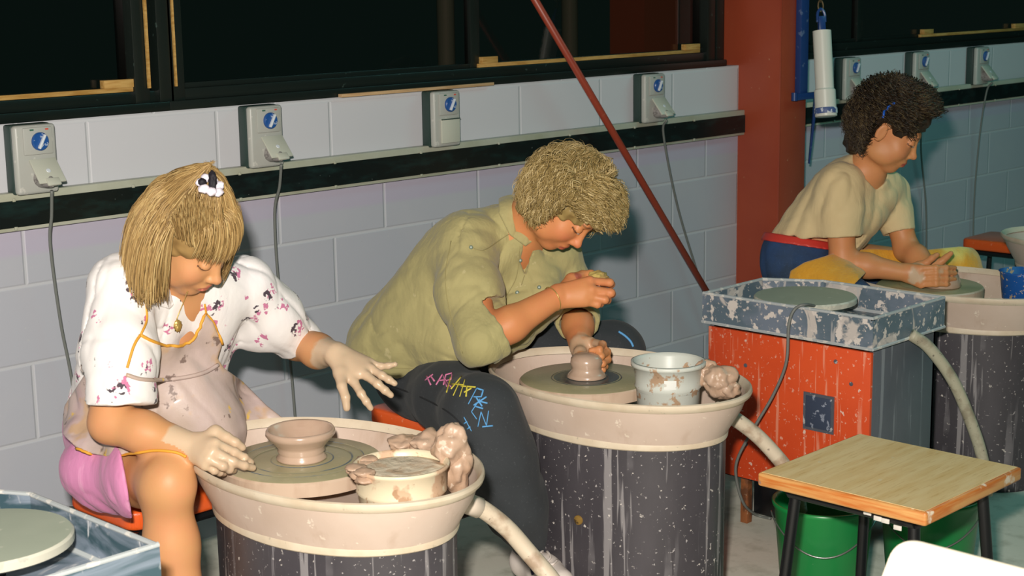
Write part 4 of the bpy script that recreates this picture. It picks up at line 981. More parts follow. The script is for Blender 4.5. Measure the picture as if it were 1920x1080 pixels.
# collar
COL = mat('white_collar', srgb(238, 234, 232), .8)
def sheet(name, trees, poly, thick, m, parent, h=.003, base=None, extra=None, depth=None):
    pass
col = SDF(); N0 = neck0 + A((0, -.02, .012))
def collar(name, S, shell_in, shell_out, pts, m, parent, lo, hi, h=.003, cuts=()):
    """a sheet hugging another garment: between two offsets of its surface, outline drawn through the lens"""
    base = SDF(); base.p = list(S.p); base.disp = list(S.disp)
    R_ = SDF(); R_.add(lambda P: base.eval(P) - shell_out); R_.add(lambda P: base.eval(P) - shell_in, 's', .001)
    for p in pts: R_.poly(p, .002)
    for c in cuts: R_.plane(*c)
    return soft(name, R_, lo, hi, h, m, parent)
collar('collar', T1, -.001, .005, [[(272, 520), (300, 500), (318, 540), (326, 572), (318, 580), (292, 572), (272, 560)]], COL, P1, (-.30, -1.05, .80), (.10, -.72, 1.02), .0028, [((0, -.80, 0), (0, 1, 0))])
# apron
APR = mat('stained_apron', srgb(184, 164, 150), .5, [dict(scale=5, lo=.4, hi=.65, color=srgb(194, 174, 170)), dict(scale=4, lo=.52, hi=.64, color=srgb(214, 150, 176), amt=.7, off=(3, 1, 0), mask=dict(scale=2, lo=.45, hi=.6)),
    dict(scale=9, lo=.55, hi=.62, color=srgb(196, 160, 120), amt=.8), dict(scale=26, lo=.64, hi=.67, color=srgb(104, 84, 76), amt=.8), dict(scale=12, lo=.66, hi=.69, color=srgb(232, 190, 60), amt=.9, off=(9, 2, 0))],
    bump=[dict(scale=16, s=.4, d=.008)], coat=.15)
ORB = mat('orange_binding', srgb(224, 160, 52), .6)
AP = SDF(); torso(AP, (-.075, -.645, .60), (-.10, -.765, .84), .060, .07, .122, .102)
AP.cap(A((-.10, -.73, .88)), neck0 + A((0, .02, .0)), .085, .062, .05)
AP.cap(A((-.09, -.78, .66)), A((-.085, -.80, .60)), .10, .11, .05)
AP.chain([hipR + A((0, 0, .0)), knR * .55 + hipR * .45], [.105, .088], .04); AP.chain([hipL, hipL * .4 + knL * .6 + A((.0, .0, .03)), knL + A((-.01, -.02, .05))], [.10, .088, .05], .06)
AP.ell(px(188, 850, 3.40), (.092, .095, .070), None, .05)
AP.disp = [lambda P: folds(P, (.4, -.3, -1), 20, .0040, 2), lambda P: folds(P, (1, .2, .1), 26, .002, 7) * np.clip((.68 - P[..., 2]) * 12, 0, 1)]
AO = SDF(); AO.add(lambda P: AP.eval(P) - .018); AO.add(lambda P: AP.eval(P) - .010, 's', .001)
AO.poly([(262, 628), (290, 642), (322, 650), (350, 645), (370, 625), (385, 588), (400, 605), (417, 645), (408, 672), (420, 690), (455, 715), (500, 760), (545, 795), (560, 860), (350, 862), (300, 845), (250, 850), (200, 856), (150, 846), (118, 815), (118, 765), (160, 700), (232, 710), (240, 690)], .002)
apron1 = soft('apron', AO, (-.42, -1.10, .44), (.34, -.42, 1.0), .0034, APR, P1)
ba1 = bvh_of(apron1); TR1 = [b1, ba1, bb1]
ap = lambda pts, r=.0028, n='binding', tr=TR1, lift=.002: drape(tr, pts, r, n, ORB, apron1 if False else P1, lift)
ap([(262, 628), (290, 642), (322, 650), (350, 645), (370, 625), (386, 588)], .0034); ap([(386, 588), (400, 605), (416, 645)], .0030)
ap([(262, 628), (250, 650), (238, 690)], .0028); ap([(272, 512), (272, 560), (274, 600), (263, 628)], .0024, 'neck_strap'); ap([(383, 570), (385, 580), (386, 588)], .0024, 'neck_strap')
ap([(140, 838), (165, 848), (200, 855), (250, 849), (290, 844), (330, 848), (350, 856)], .0030)
drape(TR1, [(236, 703), (270, 712), (330, 710), (380, 700), (408, 684)], .0045, 'waist_tie', APR, P1, .002)
# shorts
PINK = mat('pink_cotton', srgb(214, 138, 182), .8, [dict(scale=8, lo=.4, hi=.7, color=srgb(204, 124, 170)), dict(scale=18, st=(3, 3, .3), lo=.55, hi=.7, color=srgb(228, 168, 200), amt=.6)], bump=dict(scale=30, st=(3, 3, .5), s=.3, d=.004), sheen=.1)
SH = SDF(); SH.cap(A((-.14, -.60, .57)), A((.0, -.60, .57)), .115, .115, .05); SH.cap(hipR, hipR * .4 + knR * .6, .112, .100, .04); SH.chain([hipL, hipL * .35 + knL * .65], [.098, .088], .05)
SH.ell(px(188, 880, 3.40), (.085, .09, .075), None, .05)
SH.disp = [lambda P: folds(P, (.3, .3, 1), 26, .0035, 4)]
SH.cut((222, 835), (248, 975), (150, 880), .003); SH.plane((0, 0, .436), (0, 0, -1), .004); SH.plane((0, 0, .70), (0, 0, 1), .004)
shorts1 = soft('shorts', SH, (-.42, -1.05, .44), (.30, -.44, .72), .004, PINK, P1)
# pendant
GOLD = mat('gold_metal', srgb(200, 170, 100), .35, metal=.6)
drape([bb1, b1], [(352, 545), (345, 562), (335, 585), (330, 598)], .0012, 'necklace', GOLD, P1, .002)
hp = hitp([bb1, b1], 331, 609, .004)
b = NB(); blob(b, hp, (.009, .004, .012), 3, .5, 3, 4); obj('pendant', b, GOLD, P1, True, world=True)
# hair
HM1 = hair_mat('ash_blonde_hair', srgb(112, 86, 50), srgb(166, 134, 84), srgb(210, 182, 126))
B1 = SDF(); k = 1.0
B1.ell(H1.w(0, -.014, .036), (.080, .096, .086), H1.R); B1.ell(H1.w(0, -.060, -.03), (.080, .060, .075), H1.R, .03)
B1.ell(H1.w(-.068, -.03, -.035), (.024, .036, .055), H1.R, .03); B1.ell(H1.w(.068, -.03, -.035), (.024, .036, .055), H1.R, .03)
B1.ell(H1.w(0, .048, .066), (.048, .020, .018), H1.R, .02)
B1.disp = [lambda P: folds(P, (.1, .1, 1), 40, .002, 3)]
B1.ell(H1.w(0, .085, -.040), (.060, .085, .088), H1.R, .008, 's')
top = A((0, .02, .135))
def toward(pt, w=1, dn=(0, 0, 0)):
    return lambda p: (A(pt) - p) * w + A(dn)
TIE_L = A((.010, -.035, .122))
inw = lambda c, k, t0=.55: (lambda p, t: (A(c) - p) * k * max(0, t - t0))
spec1 = [
    dict(n=2200, len=.26, az=(85, 275), el=(0, 65), off=.018, curl=.0025, cfreq=1, dir=lambda p: A((p[0] * 5, p[1] * 2 - .05, -.1)), down=.25, grav=.75, stiff=.70, w=.0010, lmin=.9, zmin=ad(310, 540, 3.25).z, zj=.016, pull=inw((0, 0, -.06), 7), clumps=90),
    dict(n=1100, len=.25, az=(236, 284), el=(-5, 45), off=.022, curl=.003, cfreq=1, dir=lambda p: A((p[0] * 5, -.5, -.2)), down=.3, grav=.7, stiff=.7, w=.0010, lmin=.9, zmin=ad(310, 528, 3.25).z, zj=.02, pull=inw((0, 0, -.06), 7), clumps=60),
    dict(n=800, len=.17, az=(60, 125), el=(0, 60), off=.024, dir=lambda p: A((p[0] * 5, .0, -.1)), down=.3, grav=.7, stiff=.7, w=.0010, lmin=.8, pull=inw((0, 0, -.06), 6), clumps=60),
    dict(n=1700, len=.085, az=(-62, 58), el=(36, 66), off=.018, dir=lambda p: A((p[0] * 2 - .1, .5, .05)), down=.75, grav=.1, stiff=.72, w=.0010, lmin=.8, clumps=50),
    dict(n=1500, len=.10, az=(20, 342), el=(12, 62), off=.010, dir=lambda p: A((-p[0] * .8, .0, .30)), down=-.35, grav=0, stiff=.6, w=.0010, steps=10, pull=lambda p, t: (TIE_L - p) * 7 * t, puff=lambda t: 1.0),
    dict(n=1000, len=.065, az=(282, 335), el=(2, 46), off=.006, dir=lambda p: A((p[0] * 3, -.3, .5)), down=-.1, grav=0, stiff=.8, w=.0010, lmin=.5, steps=8),
    dict(n=600, len=.09, az=(-45, 45), el=(56, 76), off=.010, dir=lambda p: A((0, -.3, .3)), down=-.3, grav=0, stiff=.6, w=.0010, steps=10, pull=lambda p, t: (TIE_L - p) * 7 * t, puff=lambda t: 1.0),
    dict(n=320, len=.15, az=(150, 270), el=(70, 86), off=.022, dir=lambda p: A((-.6, -.5, .35)), down=.1, grav=.65, stiff=.80, w=.0011, lmin=.6, clumps=14)]
hair1 = hair('hair', H1, HM1, P1, spec1, B1, .004, 3)
# hair tie
TIE = mat('white_scrunchie', srgb(238, 228, 240), .7); TIED = mat('black_scrunchie_spots', srgb(24, 20, 30), .7)
hh = bvh_of(hair1); tq = hitp([hh], 393, 352, .006); tp = A(tq) if tq is not None else H1.w(.0, 0, .13); tl = H1.loc(tp[None])[0]
b = NB()
for k in range(7):
    a = 2 * PI * k / 7; blob(b, tp + H1.R @ A((.019 * math.cos(a), .019 * math.sin(a), .004 + .004 * (k % 2))), (.011, .011, .009), k, .35, 2)
sc_ = obj('hair_scrunchie', b, TIE, P1, True, world=True)
b = NB(); blob(b, tp + H1.R @ A((.004, .0, .022)), (.008, .008, .020), 3, .4, 3); blob(b, tp + H1.R @ A((.016, -.012, .012)), (.010, .008, .007), 5, .4, 2); obj('black_bow', b, TIED, sc_, True, world=False)
for o_ in [o for o in sc_.children]: o_.data.transform(Matrix.Translation(-Vector(root_m(sc_).to_translation())))
# ---------------------------------------------------------------- woman in khaki
P2 = thing('person', 'woman with a big blonde perm in a loose khaki shirt and dark lettered trousers', 'person', (.83, -.60, 0))
H2 = Head((0, 0, 0), (.25, -.60, -.72), (0, -.2, 1), 1.0, .0); H2.spin(-11).aim(1085, 462, 3.86)
nk2 = px(985, 425, 3.96); sR2 = px(868, 452, 3.92); sL2 = px(1048, 482, 4.08); eR2 = px(903, 640, 3.76); wR2 = px(1044, 556, 3.82); eL2 = px(1080, 580, 4.14); wL2 = px(1088, 652, 3.99)
hR2, kR2 = A((.74, -.66, .51)), px(903, 776, 3.73); mR2 = px(938, 860, 3.74); m2R2 = px(968, 950, 3.79); aR2 = px(1000, 1022, 3.86)
hL2, kL2 = A((.91, -.66, .53)), px(1150, 660, 4.25); aL2 = kL2 + A((.05, .05, -.46))
S2 = SDF(); H2.build(S2)
S2.cap(H2.w(0, -.045, -.05), nk2, .052, .058, .03); S2.cap(nk2, A((.82, -.78, .80)), .050, .085, .03); S2.cap(A((.82, -.78, .80)), A((.82, -.62, .56)), .10, .11, .05)
S2.cap(sR2, sL2, .05, .05, .05); S2.chain([sR2, eR2], [.050, .040], .03); S2.chain([eR2, eR2 * .62 + wR2 * .38, wR2], [.042, .041, .0275], .02)
S2.chain([sL2, eL2], [.048, .040], .03); S2.chain([eL2, eL2 * .55 + wL2 * .45, wL2], [.041, .038, .027], .02)
S2.chain([hR2, kR2, m2R2, aR2], [.075, .05, .045, .034], .03); S2.chain([hL2, kL2, aL2], [.075, .05, .034], .03)
hand(S2, wR2, .027, [
    [q(1106, 527, 3.83), q(1143, 530, 3.845), q(1146, 533, 3.87), q(1130, 534, 3.895)],
    [q(1109, 543, 3.82), q(1145, 549, 3.83), q(1147, 551, 3.86), q(1131, 551, 3.885)],
    [q(1106, 556, 3.82), q(1134, 562, 3.82), q(1139, 563, 3.85), q(1125, 560, 3.87)],
    [q(1098, 566, 3.82), q(1120, 571, 3.825), q(1126, 570, 3.845), q(1116, 566, 3.865)]],
    [q(1072, 525, 3.88), q(1092, 516, 3.91), q(1108, 514, 3.915), q(1122, 519, 3.915)], 1.08, pr=.0145)
hand(S2, wL2, .027, [
    [q(1108, 641, 3.98), q(1130, 646, 3.93), q(1124, 655, 3.90), q(1108, 657, 3.905)],
    [q(1116, 650, 3.98), q(1138, 660, 3.93), q(1127, 668, 3.895), q(1110, 670, 3.90)],
    [q(1118, 662, 3.98), q(1139, 674, 3.93), q(1130, 682, 3.905), q(1116, 683, 3.905)],
    [q(1116, 673, 3.98), q(1134, 687, 3.94), q(1130, 694, 3.92), q(1120, 697, 3.915)]],
    [q(1088, 662, 3.94), q(1092, 672, 3.905), q(1098, 676, 3.89), q(1108, 680, 3.89)], 1.05, pr=.0145)
l_, b_, e_, bl_ = H2.attrs(); cw = (wL2 + q(1120, 672, 3.94)) / 2; ce = eR2 + (wR2 - eR2) * .45 + A((0, 0, -.03))
KH = mat('khaki_cotton', srgb(172, 162, 112), .85, [dict(scale=5, lo=.35, hi=.7, color=srgb(160, 152, 104)), dict(scale=40, lo=.66, hi=.7, color=srgb(196, 184, 140), amt=.5)], bump=[dict(scale=8, st=(1, 1, .45), s=.8, d=.016, dist=.6), dict(scale=22, s=.45, d=.006), dict(scale=500, s=.1, d=.0005)], sheen=.15)
T2 = SDF(); torso(T2, (.80, -.585, .60), (.82, -.79, .83), .085, .085, .135, .115, .05)
T2.cap(sR2 + A((.01, 0, -.005)), sL2 - A((.01, 0, 0)), .070, .062, .06); T2.cap(A((.80, -.76, .86)), nk2 + A((-.01, .03, .0)), .095, .066, .06)
T2.cap(px(960, 610, 3.98), px(1010, 560, 4.0), .07, .07, .06)
T2.cap(px(750, 650, 4.12), px(858, 632, 3.98), .094, .096, .08)
T2.chain([sR2, sR2 * .45 + eR2 * .55 + A((0, .01, 0)), eR2 + A((-.004, .004, 0))], [.072, .082, .064], .03)
cu2 = eR2 + nrm(wR2 - eR2) * .022; T2.cap(eR2, cu2, .062, .056, .02)
T2.chain([sL2, sL2 * .5 + eL2 * .5, eL2], [.066, .062, .056], .03); cl2 = eL2 + nrm(wL2 - eL2) * .055; T2.cap(eL2, cl2, .053, .055, .015)
awayc = lambda P: np.clip(np.minimum(np.linalg.norm(P - cu2, axis=-1), np.linalg.norm(P - cl2, axis=-1)) / .05 - 1.2, 0, 1)
T2.disp = [lambda P: awayc(P) * (folds(P, (.35, -.45, .8), 10, .0050, 11, 9) + folds(P, (.5, .6, -.6), 24, .0025, 5) + crease(P, (.35, -.45, .8), 11, .009, 13, 14, 16) + crease(P, (.6, .2, -.6), 13, .007, 17, 14, 16))]
nR = nrm(wR2 - eR2); nLc = nrm(wL2 - eL2)
def cuff(S, a, n, R):   # cut only near this cuff
    fn = lambda P: np.where(np.linalg.norm(P - a, axis=-1) < R, (P - a) @ n, -.05); S.add(fn, 'i', .001)
cuff(T2, cu2 + nR * .022, nR, .085); cuff(T2, cl2 + nLc * .012, nLc, .075)
T2.cap(eR2 * .9 + wR2 * .1, wR2, .0475, .046, .003, 's'); T2.cap(eL2 * .75 + wL2 * .25, wL2, .045, .045, .003, 's')
T2.add(polyfn([(600, 300), (1300, 300), (1300, 660), (1045, 610), (1030, 640), (960, 668), (905, 688), (870, 692), (820, 697), (780, 708), (742, 714), (690, 688), (600, 640)]), 'i', .002)
T2.cap(H2.w(0, -.045, -.05), nk2 * .7 + H2.w(0, -.045, -.05) * .3, .058, .060, .004, 's')
VN = [(984, 425), (1004, 440), (1000, 470), (984, 512), (978, 480)]
tocam = nrm(CAMn - nk2); T2c = SDF(); T2c.p = list(T2.p)
vfront = lambda P: -((P - nk2) @ tocam) - .005
S2.add(lambda P: np.maximum(np.maximum(T2c.eval(P) + .017, polyfn([(975, 415), (1016, 430), (1010, 470), (986, 524), (970, 485)])(P)), vfront(P)), 'u', .004)
body2 = soft('body', S2, (.35, -1.40, -.01), (1.35, -.45, 1.20), .0036, SK2, P2, dict(lip=l_, brow=b_, lash=e_, blush=lambda P: np.clip(bl_(P) * 1.2, 0, 1), clay=lambda P: np.maximum(near(cw, .05, .09)(P) * .62, near(px(985, 600, 3.74), .005, .05)(P) * .35)), 1)
T2.add(lambda P: np.maximum(np.maximum(polyfn(VN)(P), vfront(P)), -(T2c.eval(P) + .02)), 's', .002)
shirt2 = soft('khaki_shirt', T2, (.42, -1.28, .48), (1.28, -.40, 1.06), .0044, KH, P2)
b2 = bvh_of(shirt2); bb2 = bvh_of(body2)
collar('collar', T2, -.002, .012, [[(950, 352), (966, 372), (985, 420), (1000, 452), (985, 462), (955, 440), (935, 400), (935, 365)]], KH, P2, (.55, -1.15, .84), (1.1, -.72, 1.08), .0034)
SEAM = mat('khaki_stitching', srgb(150, 141, 96), .9); BTN = mat('grey_green_button', srgb(110, 125, 110), .4)
sm2 = lambda pts, n='seam', r=.0011, m=SEAM, tr=[b2], lift=.0006: drape(tr, pts, r, n, m, P2, lift)
sm2([(846, 452), (835, 520), (845, 590), (868, 662)]); sm2([(880, 462), (905, 470), (940, 448), (968, 430)], 'yoke_seam'); sm2([(975, 462), (968, 520), (948, 560), (946, 590)], 'placket'); sm2([(1000, 470), (988, 500), (978, 535)], 'placket')
sm2([(730, 690), (790, 690), (850, 678)], 'hem_stitch')
for (a_, n_, r_) in ((cu2, nR, .0), (cl2 - nLc * .01, nLc, -.004)):
    RC = SDF(); RC.cap(a_ - n_ * .012, a_ + n_ * .020, .0635 + r_, .0615 + r_, .004); RC.plane(a_ + n_ * .021, n_, .004); RC.plane(a_ - n_ * .022, -n_, .004); RC.cap(a_ - n_ * .05, a_ + n_ * .05, .050 + r_, .050 + r_, .003, 's'); RC.disp = [lambda P: .003 * vnoise(P * 50, 4)]
    soft('rolled_cuff', RC, a_ - .1, a_ + .1, .0034, KH, P2)
for (x, y) in ((883, 464), (975, 488), (970, 549), (1011, 539)):
    h_ = hitp([b2], x, y, .001)
    if h_ is not None: b = NB(); lathe(b, [(.0045, 0), (.005, .001), (.0045, .0025), (.001, .002)], 14); b.transform(Matrix.Translation(h_) @ (CAM - h_).normalized().to_track_quat('Z', 'Y').to_matrix().to_4x4()); obj('button', b, BTN, P2, True, world=True)
# bare throat in the open collar
drape([b2], [(985, 442), (989, 460), (984, 485), (978, 508)], [.010, .009, .006, .001], 'open_neckline', SK2, P2, .0005, flat=.35) if False else None
# trousers
TR = mat('charcoal_jersey', srgb(50, 54, 58), .9, [dict(scale=5, lo=.4, hi=.7, color=srgb(42, 46, 50)), dict(scale=160, lo=.62, hi=.7, color=srgb(82, 84, 88), amt=.4)], bump=[dict(scale=12, s=.3, d=.006), dict(scale=300, s=.15, d=.0008)], sheen=.05)
R2 = SDF(); R2.cap(A((.75, -.62, .56)), A((.90, -.62, .56)), .12, .12, .05)
R2.chain([hR2 + A((0, 0, .005)), (hR2 + kR2) / 2, kR2], [.098, .082, .074], .07); R2.chain([kR2, mR2, m2R2, aR2], [.078, .070, .062, .052], .08)
R2.chain([hL2, (hL2 + kL2) / 2, kL2, kL2 * .5 + aL2 * .5, aL2], [.106, .095, .070, .06, .05], .07)
R2.disp = [lambda P: folds(P, (.3, -.5, -.5), 16, .003, 21), lambda P: folds(P, (.2, .1, 1), 20, .003, 8) * np.clip((.5 - P[..., 2]) * 6, 0, 1)]
R2.plane((0, 0, .71), (0, 0, 1), .004); cuff(R2, aR2 + A((0, 0, -.02)), A((0, 0, -1)), .09)
tro2 = soft('trousers', R2, (.45, -1.25, .0), (1.45, -.46, .74), .0048, TR, P2)
t2 = bvh_of(tro2)
drape([t2], [(730, 722), (790, 745), (840, 772), (870, 800)], .002, 'seam', mat('dark_seam', srgb(30, 32, 36), .9), P2, .0004)
INK = {'pink': mat('pink_lettering', srgb(206, 120, 160), .7), 'yel': mat('yellow_lettering', srgb(206, 192, 70), .7), 'blu': mat('blue_lettering', srgb(92, 158, 212), .7)}
def ink(c, strokes):
    for k, s_ in enumerate(strokes):
        o = drape([t2, b2], s_, .0022, 'lettering_stroke', INK[c], P2, .0006, flat=.6, step=4, sm=False)
ink('pink', [[(797, 713), (812, 702)], [(800, 705), (808, 722)], [(806, 703), (815, 715)], [(818, 722), (830, 702), (838, 725)], [(822, 714), (836, 712)], [(832, 722), (836, 703), (848, 700), (846, 712), (836, 714), (846, 726)]])
ink('yel', [[(838, 736), (846, 706)], [(846, 730), (866, 706)], [(846, 720), (870, 722)], [(862, 744), (872, 712)], [(850, 742), (862, 716)], [(864, 724), (892, 726)], [(870, 736), (884, 728)], [(876, 724), (874, 744)]])
ink('blu', [[(878, 758), (894, 728)], [(894, 728), (906, 732), (902, 744), (888, 744)], [(892, 744), (904, 762)], [(884, 772), (900, 748)], [(898, 752), (914, 756)], [(892, 762), (906, 766)], [(884, 772), (894, 786)], [(888, 760), (912, 744)],
    [(896, 800), (902, 772)], [(902, 772), (912, 798)], [(912, 798), (916, 770)], [(904, 800), (924, 798)], [(870, 782), (884, 808)], [(876, 790), (870, 794)], [(882, 800), (876, 804)]])
drape([t2], [(1160, 622), (1172, 630), (1182, 640), (1187, 650)], .0032, 'lettering_stroke', INK['blu'], P2, .0006)
# bracelet
b = NB(); bx = wR2 + nR * -.012; n1 = Vector(nR).orthogonal().normalized(); n2 = Vector(nR).cross(n1)
tube(b, [Vector(bx) + (n1 * math.cos(a) + n2 * math.sin(a)) * .0305 + Vector(nR) * .006 * math.sin(a) for a in np.linspace(0, 2 * PI, 25)], .0013, 6, 0, caps=False); obj('bracelet', b, GOLD, P2, True, world=True)
# shoe
SHOE = mat('white_shoe_canvas', srgb(226, 216, 208), .6); NAVY = mat('navy_stripe', srgb(28, 34, 64), .6)
F2 = SDF(); ft = aR2 + A((0, .02, -.045)); toe = px(1052, 1092, 3.72); F2.cap(ft, ft * .45 + toe * .55, .040, .040, .03); F2.cap(ft * .45 + toe * .55, toe, .040, .032, .02); F2.cap(aR2 + A((0, .01, -.01)), ft, .036, .040, .02)
shoe = soft('shoe', F2, ft - .22, ft + .2, .004, SHOE, P2); ts = bvh_of(shoe)
drape([ts], [(985, 1052), (996, 1064), (1000, 1078)], .004, 'navy_stripe', NAVY, shoe if False else P2, .001)
drape([ts], [(1012, 1040), (1022, 1034), (1032, 1046), (1026, 1056), (1036, 1060), (1044, 1052)], .003, 'lace', SHOE, P2, .003)
# hair
HM2 = hair_mat('permed_blonde_hair', srgb(100, 82, 46), srgb(162, 138, 86), srgb(214, 192, 142))
B2 = SDF(); B2.ell(H2.w(0, -.008, .030), (.084, .092, .082), H2.R); B2.ell(H2.w(0, -.040, -.03), (.088, .062, .072), H2.R, .04)
B2.ell(H2.w(-.074, -.005, -.035), (.026, .044, .050), H2.R, .03); B2.ell(H2.w(.074, -.030, -.035), (.026, .030, .048), H2.R, .03); B2.ell(H2.w(0, .048, .064), (.055, .019, .018), H2.R, .03)
B2.disp = [lambda P: .010 * vnoise(P * 45, 2) + .004 * vnoise(P * 110, 5)]
B2.ell(H2.w(0, .100, -.036), (.060, .090, .088), H2.R, .010, 's')
lay2 = dict(w=.0009, curl=.008, cfreq=1.8, jit=.004, clumps=320)
spec2 = [dict(hold=.5, n=1500, len=.07, az=(268, 335), el=(0, 50), off=.020, grav=.05, down=.05, dir=lambda p: A((p[0] * 6, -.25, .3)), stiff=.82, lmin=.5, **lay2),
    dict(hold=.5, n=6000, len=.125, az=(70, 285), el=(-35, 88), off=.036, ec=(0, -.002, .014), ell=(.082, .092, .080), grav=.2, down=.35, dir=lambda p: A((p[0] * 9, (p[1] + .02) * 6 - .3, (p[2] - .03) * 9)), stiff=.80, lmin=.5, **lay2),
    dict(n=1700, len=.075, az=(-88, -20), el=(4, 70), off=.030, grav=.1, down=.1, dir=lambda p: A((p[0] * 6, .7, .6)), stiff=.82, lmin=.5, hold=.6, **lay2),
    dict(hold=.45, n=2600, len=.115, az=(-35, 75), el=(36, 88), off=.042, ec=(0, -.002, .016), ell=(.082, .094, .080), grav=.2, down=.15, dir=lambda p: A((p[0] * 6 - .2, .8, .7)), stiff=.84, lmin=.5, **lay2),
    dict(hold=.3, n=2000, len=.125, az=(165, 262), el=(-55, -2), off=.030, grav=.2, down=.6, dir=lambda p: A((p[0] * 5, -.4, -.6)), stiff=.8, lmin=.6, **lay2),
    dict(hold=.3, n=1800, len=.14, az=(50, 120), el=(-25, 40), off=.050, grav=.25, down=.3, dir=lambda p: A((p[0] * 9, .4, -.1)), stiff=.80, lmin=.5, **lay2),
    dict(hold=.3, n=2400, len=.125, az=(232, 292), el=(-30, 40), off=.050, grav=.15, down=.4, dir=lambda p: A((p[0] * 9, -.4, -.3)), stiff=.82, lmin=.5, **lay2)]
hair2 = hair('hair', H2, HM2, P2, spec2, B2, .0045, 5)
EYEW = mat('eye_white', srgb(225, 215, 205), .25); IRIS = mat('dark_iris', srgb(40, 34, 32), .2)
def eyes(H, P):
    for x_ in (-1, 1):
        t_ = bmesh.new(); bmesh.ops.create_uvsphere(t_, u_segments=20, v_segments=12, radius=1)
        M_ = Matrix([[*(H.R[i] * A((.0098, .0134, .0036)) * H.sc), H.w(.031 * x_, .0765, -.0005)[i]] for i in range(3)] + [[0, 0, 0, 1]]); t_.transform(M_); ey = obj('eye', t_, EYEW, P, True, world=True)
        t_ = bmesh.new(); bmesh.ops.create_uvsphere(t_, u_segments=16, v_segments=10, radius=1)
        M_ = Matrix([[*(H.R[i] * A((.0046, .0140, .0040)) * H.sc), H.w(.031 * x_, .0765, -.0010)[i]] for i in range(3)] + [[0, 0, 0, 1]]); t_.transform(M_); t_.transform(Matrix.Translation(-Vector(P.location))); obj('iris', t_, IRIS, ey, True)
eyes(H2, P2)
# sponge in her raised fist
SPG = mat('yellow_sponge', srgb(190, 168, 96), .9, [dict(scale=40, lo=.5, hi=.6, color=srgb(170, 140, 84))], bump=dict(scale=120, s=.5, d=.003))
b = NB(); blob(b, px(1121, 521, 3.885), (.026, .024, .017), 4, .25, 4, 2); tag(obj('sponge', b, SPG, None, True), 'small yellow sponge held in the raised fist of the woman in khaki', 'sponge')
# ---------------------------------------------------------------- woman in beige
P3 = thing('person', 'dark-haired woman in beige t-shirt, red belt and blue jeans beside the red column', 'person', (2.40, -.66, 0))
H3 = Head((0, 0, 0), (.35, -.75, -.50), (0, -.1, 1), 1.02, .0); H3.aim(1716, 296, 4.90)
nk3 = px(1628, 322, 4.99); sR3 = px(1572, 345, 4.94); sL3 = px(1668, 355, 5.14); eR3 = px(1580, 490, 4.97); wR3 = px(1702, 512, 4.93); eL3 = px(1700, 468, 5.12); wL3 = px(1742, 498, 5.02)
pel3 = px(1512, 478, 5.14)
S3 = SDF(); H3.build(S3)
S3.cap(H3.w(0, -.040, -.05), nk3, .044, .052, .02); ch3 = px(1590, 375, 5.05); S3.cap(nk3, ch3, .048, .080, .03); S3.cap(ch3, pel3, .075, .085, .04); S3.cap(sR3, sL3, .048, .046, .04)
S3.chain([sR3, eR3], [.048, .040], .03); S3.chain([eR3, eR3 * .62 + wR3 * .38, wR3], [.040, .037, .026], .02); S3.chain([sL3, eL3], [.046, .038], .03); S3.chain([eL3, eL3 * .55 + wL3 * .45, wL3], [.039, .036, .026], .02)
fr3 = []
for k, (y, x1) in enumerate(((503, 1790), (513, 1791), (524, 1790), (534, 1784))):
    fr3.append([q(1727, y, 4.90 + .004 * k), q(1755, y - 1, 4.885), q(1774, y - 1, 4.895), q(x1, y - 1, 4.92)])
hand(S3, wR3, .027, fr3, [q(1722, 500, 4.93), q(1738, 492, 4.925), q(1748, 484, 4.925), q(1757, 478, 4.93)], 1.04, pr=.014)
hand(S3, wL3, .027, [[q(1770, 500, 5.02), q(1784, 510, 4.99), q(1790, 522, 4.965), q(1788, 532, 4.95)], [q(1768, 504, 5.03), q(1786, 514, 5.0), q(1794, 526, 4.975), q(1792, 536, 4.96)], [q(1766, 508, 5.04), q(1782, 520, 5.01), q(1788, 530, 4.99), q(1786, 538, 4.98)], [q(1762, 510, 5.04), q(1774, 522, 5.02), q(1780, 532, 5.0), q(1778, 538, 4.99)]],
    [q(1756, 496, 5.01), q(1768, 488, 5.0), q(1775, 482, 5.0), q(1783, 475, 5.0)], 1.0)
hR3, kR3 = pel3 + A((-.09, -.02, -.03)), A((2.175, -1.03, .545)); hL3, kL3 = pel3 + A((.08, -.02, -.03)), A((2.80, -1.02, .565))
S3.chain([hR3, kR3, kR3 + A((0, .05, -.45))], [.075, .05, .035], .03); S3.chain([hL3, kL3, kL3 + A((0, .05, -.45))], [.075, .05, .035], .03)
l_, b_, e_, bl_ = H3.attrs(); cw3 = px(1718, 514, 4.92)
body3 = soft('body', S3, (2.05, -1.45, -.01), (2.95, -.45, 1.25), .0038, SK3, P3, dict(lip=lambda P: np.clip(l_(P) * 1.3, 0, 1), brow=b_, lash=e_, blush=bl_, clay=lambda P: np.maximum(near(cw3, .02, .05)(P) * .9, near(px(1765, 520, 4.9), .03, .09)(P) * .38)), 1)
BE = mat('beige_cotton', srgb(218, 196, 150), .85, [dict(scale=6, lo=.4, hi=.7, color=srgb(210, 186, 140))], bump=[dict(scale=10, st=(1, 1, .5), s=.7, d=.012, dist=.5), dict(scale=500, s=.1, d=.0005)], sheen=.1)
T3 = SDF(); T3.cap(px(1518, 462, 5.13) - A((.05, 0, 0)), ch3 - A((.06, 0, 0)), .105, .112, .04); T3.cap(px(1518, 462, 5.13) + A((.05, 0, 0)), ch3 + A((.06, 0, 0)), .105, .112, .04)
T3.cap(px(1560, 450, 5.08), px(1600, 405, 5.04), .085, .09, .05)
T3.cap(sR3 + A((.01, 0, 0)), sL3, .062, .058, .05); T3.cap(px(1592, 335, 5.03), px(1652, 358, 5.06), .058, .052, .05); T3.cap(ch3 + A((0, .02, .02)), nk3 + A((0, .03, -.01)), .095, .062, .05)
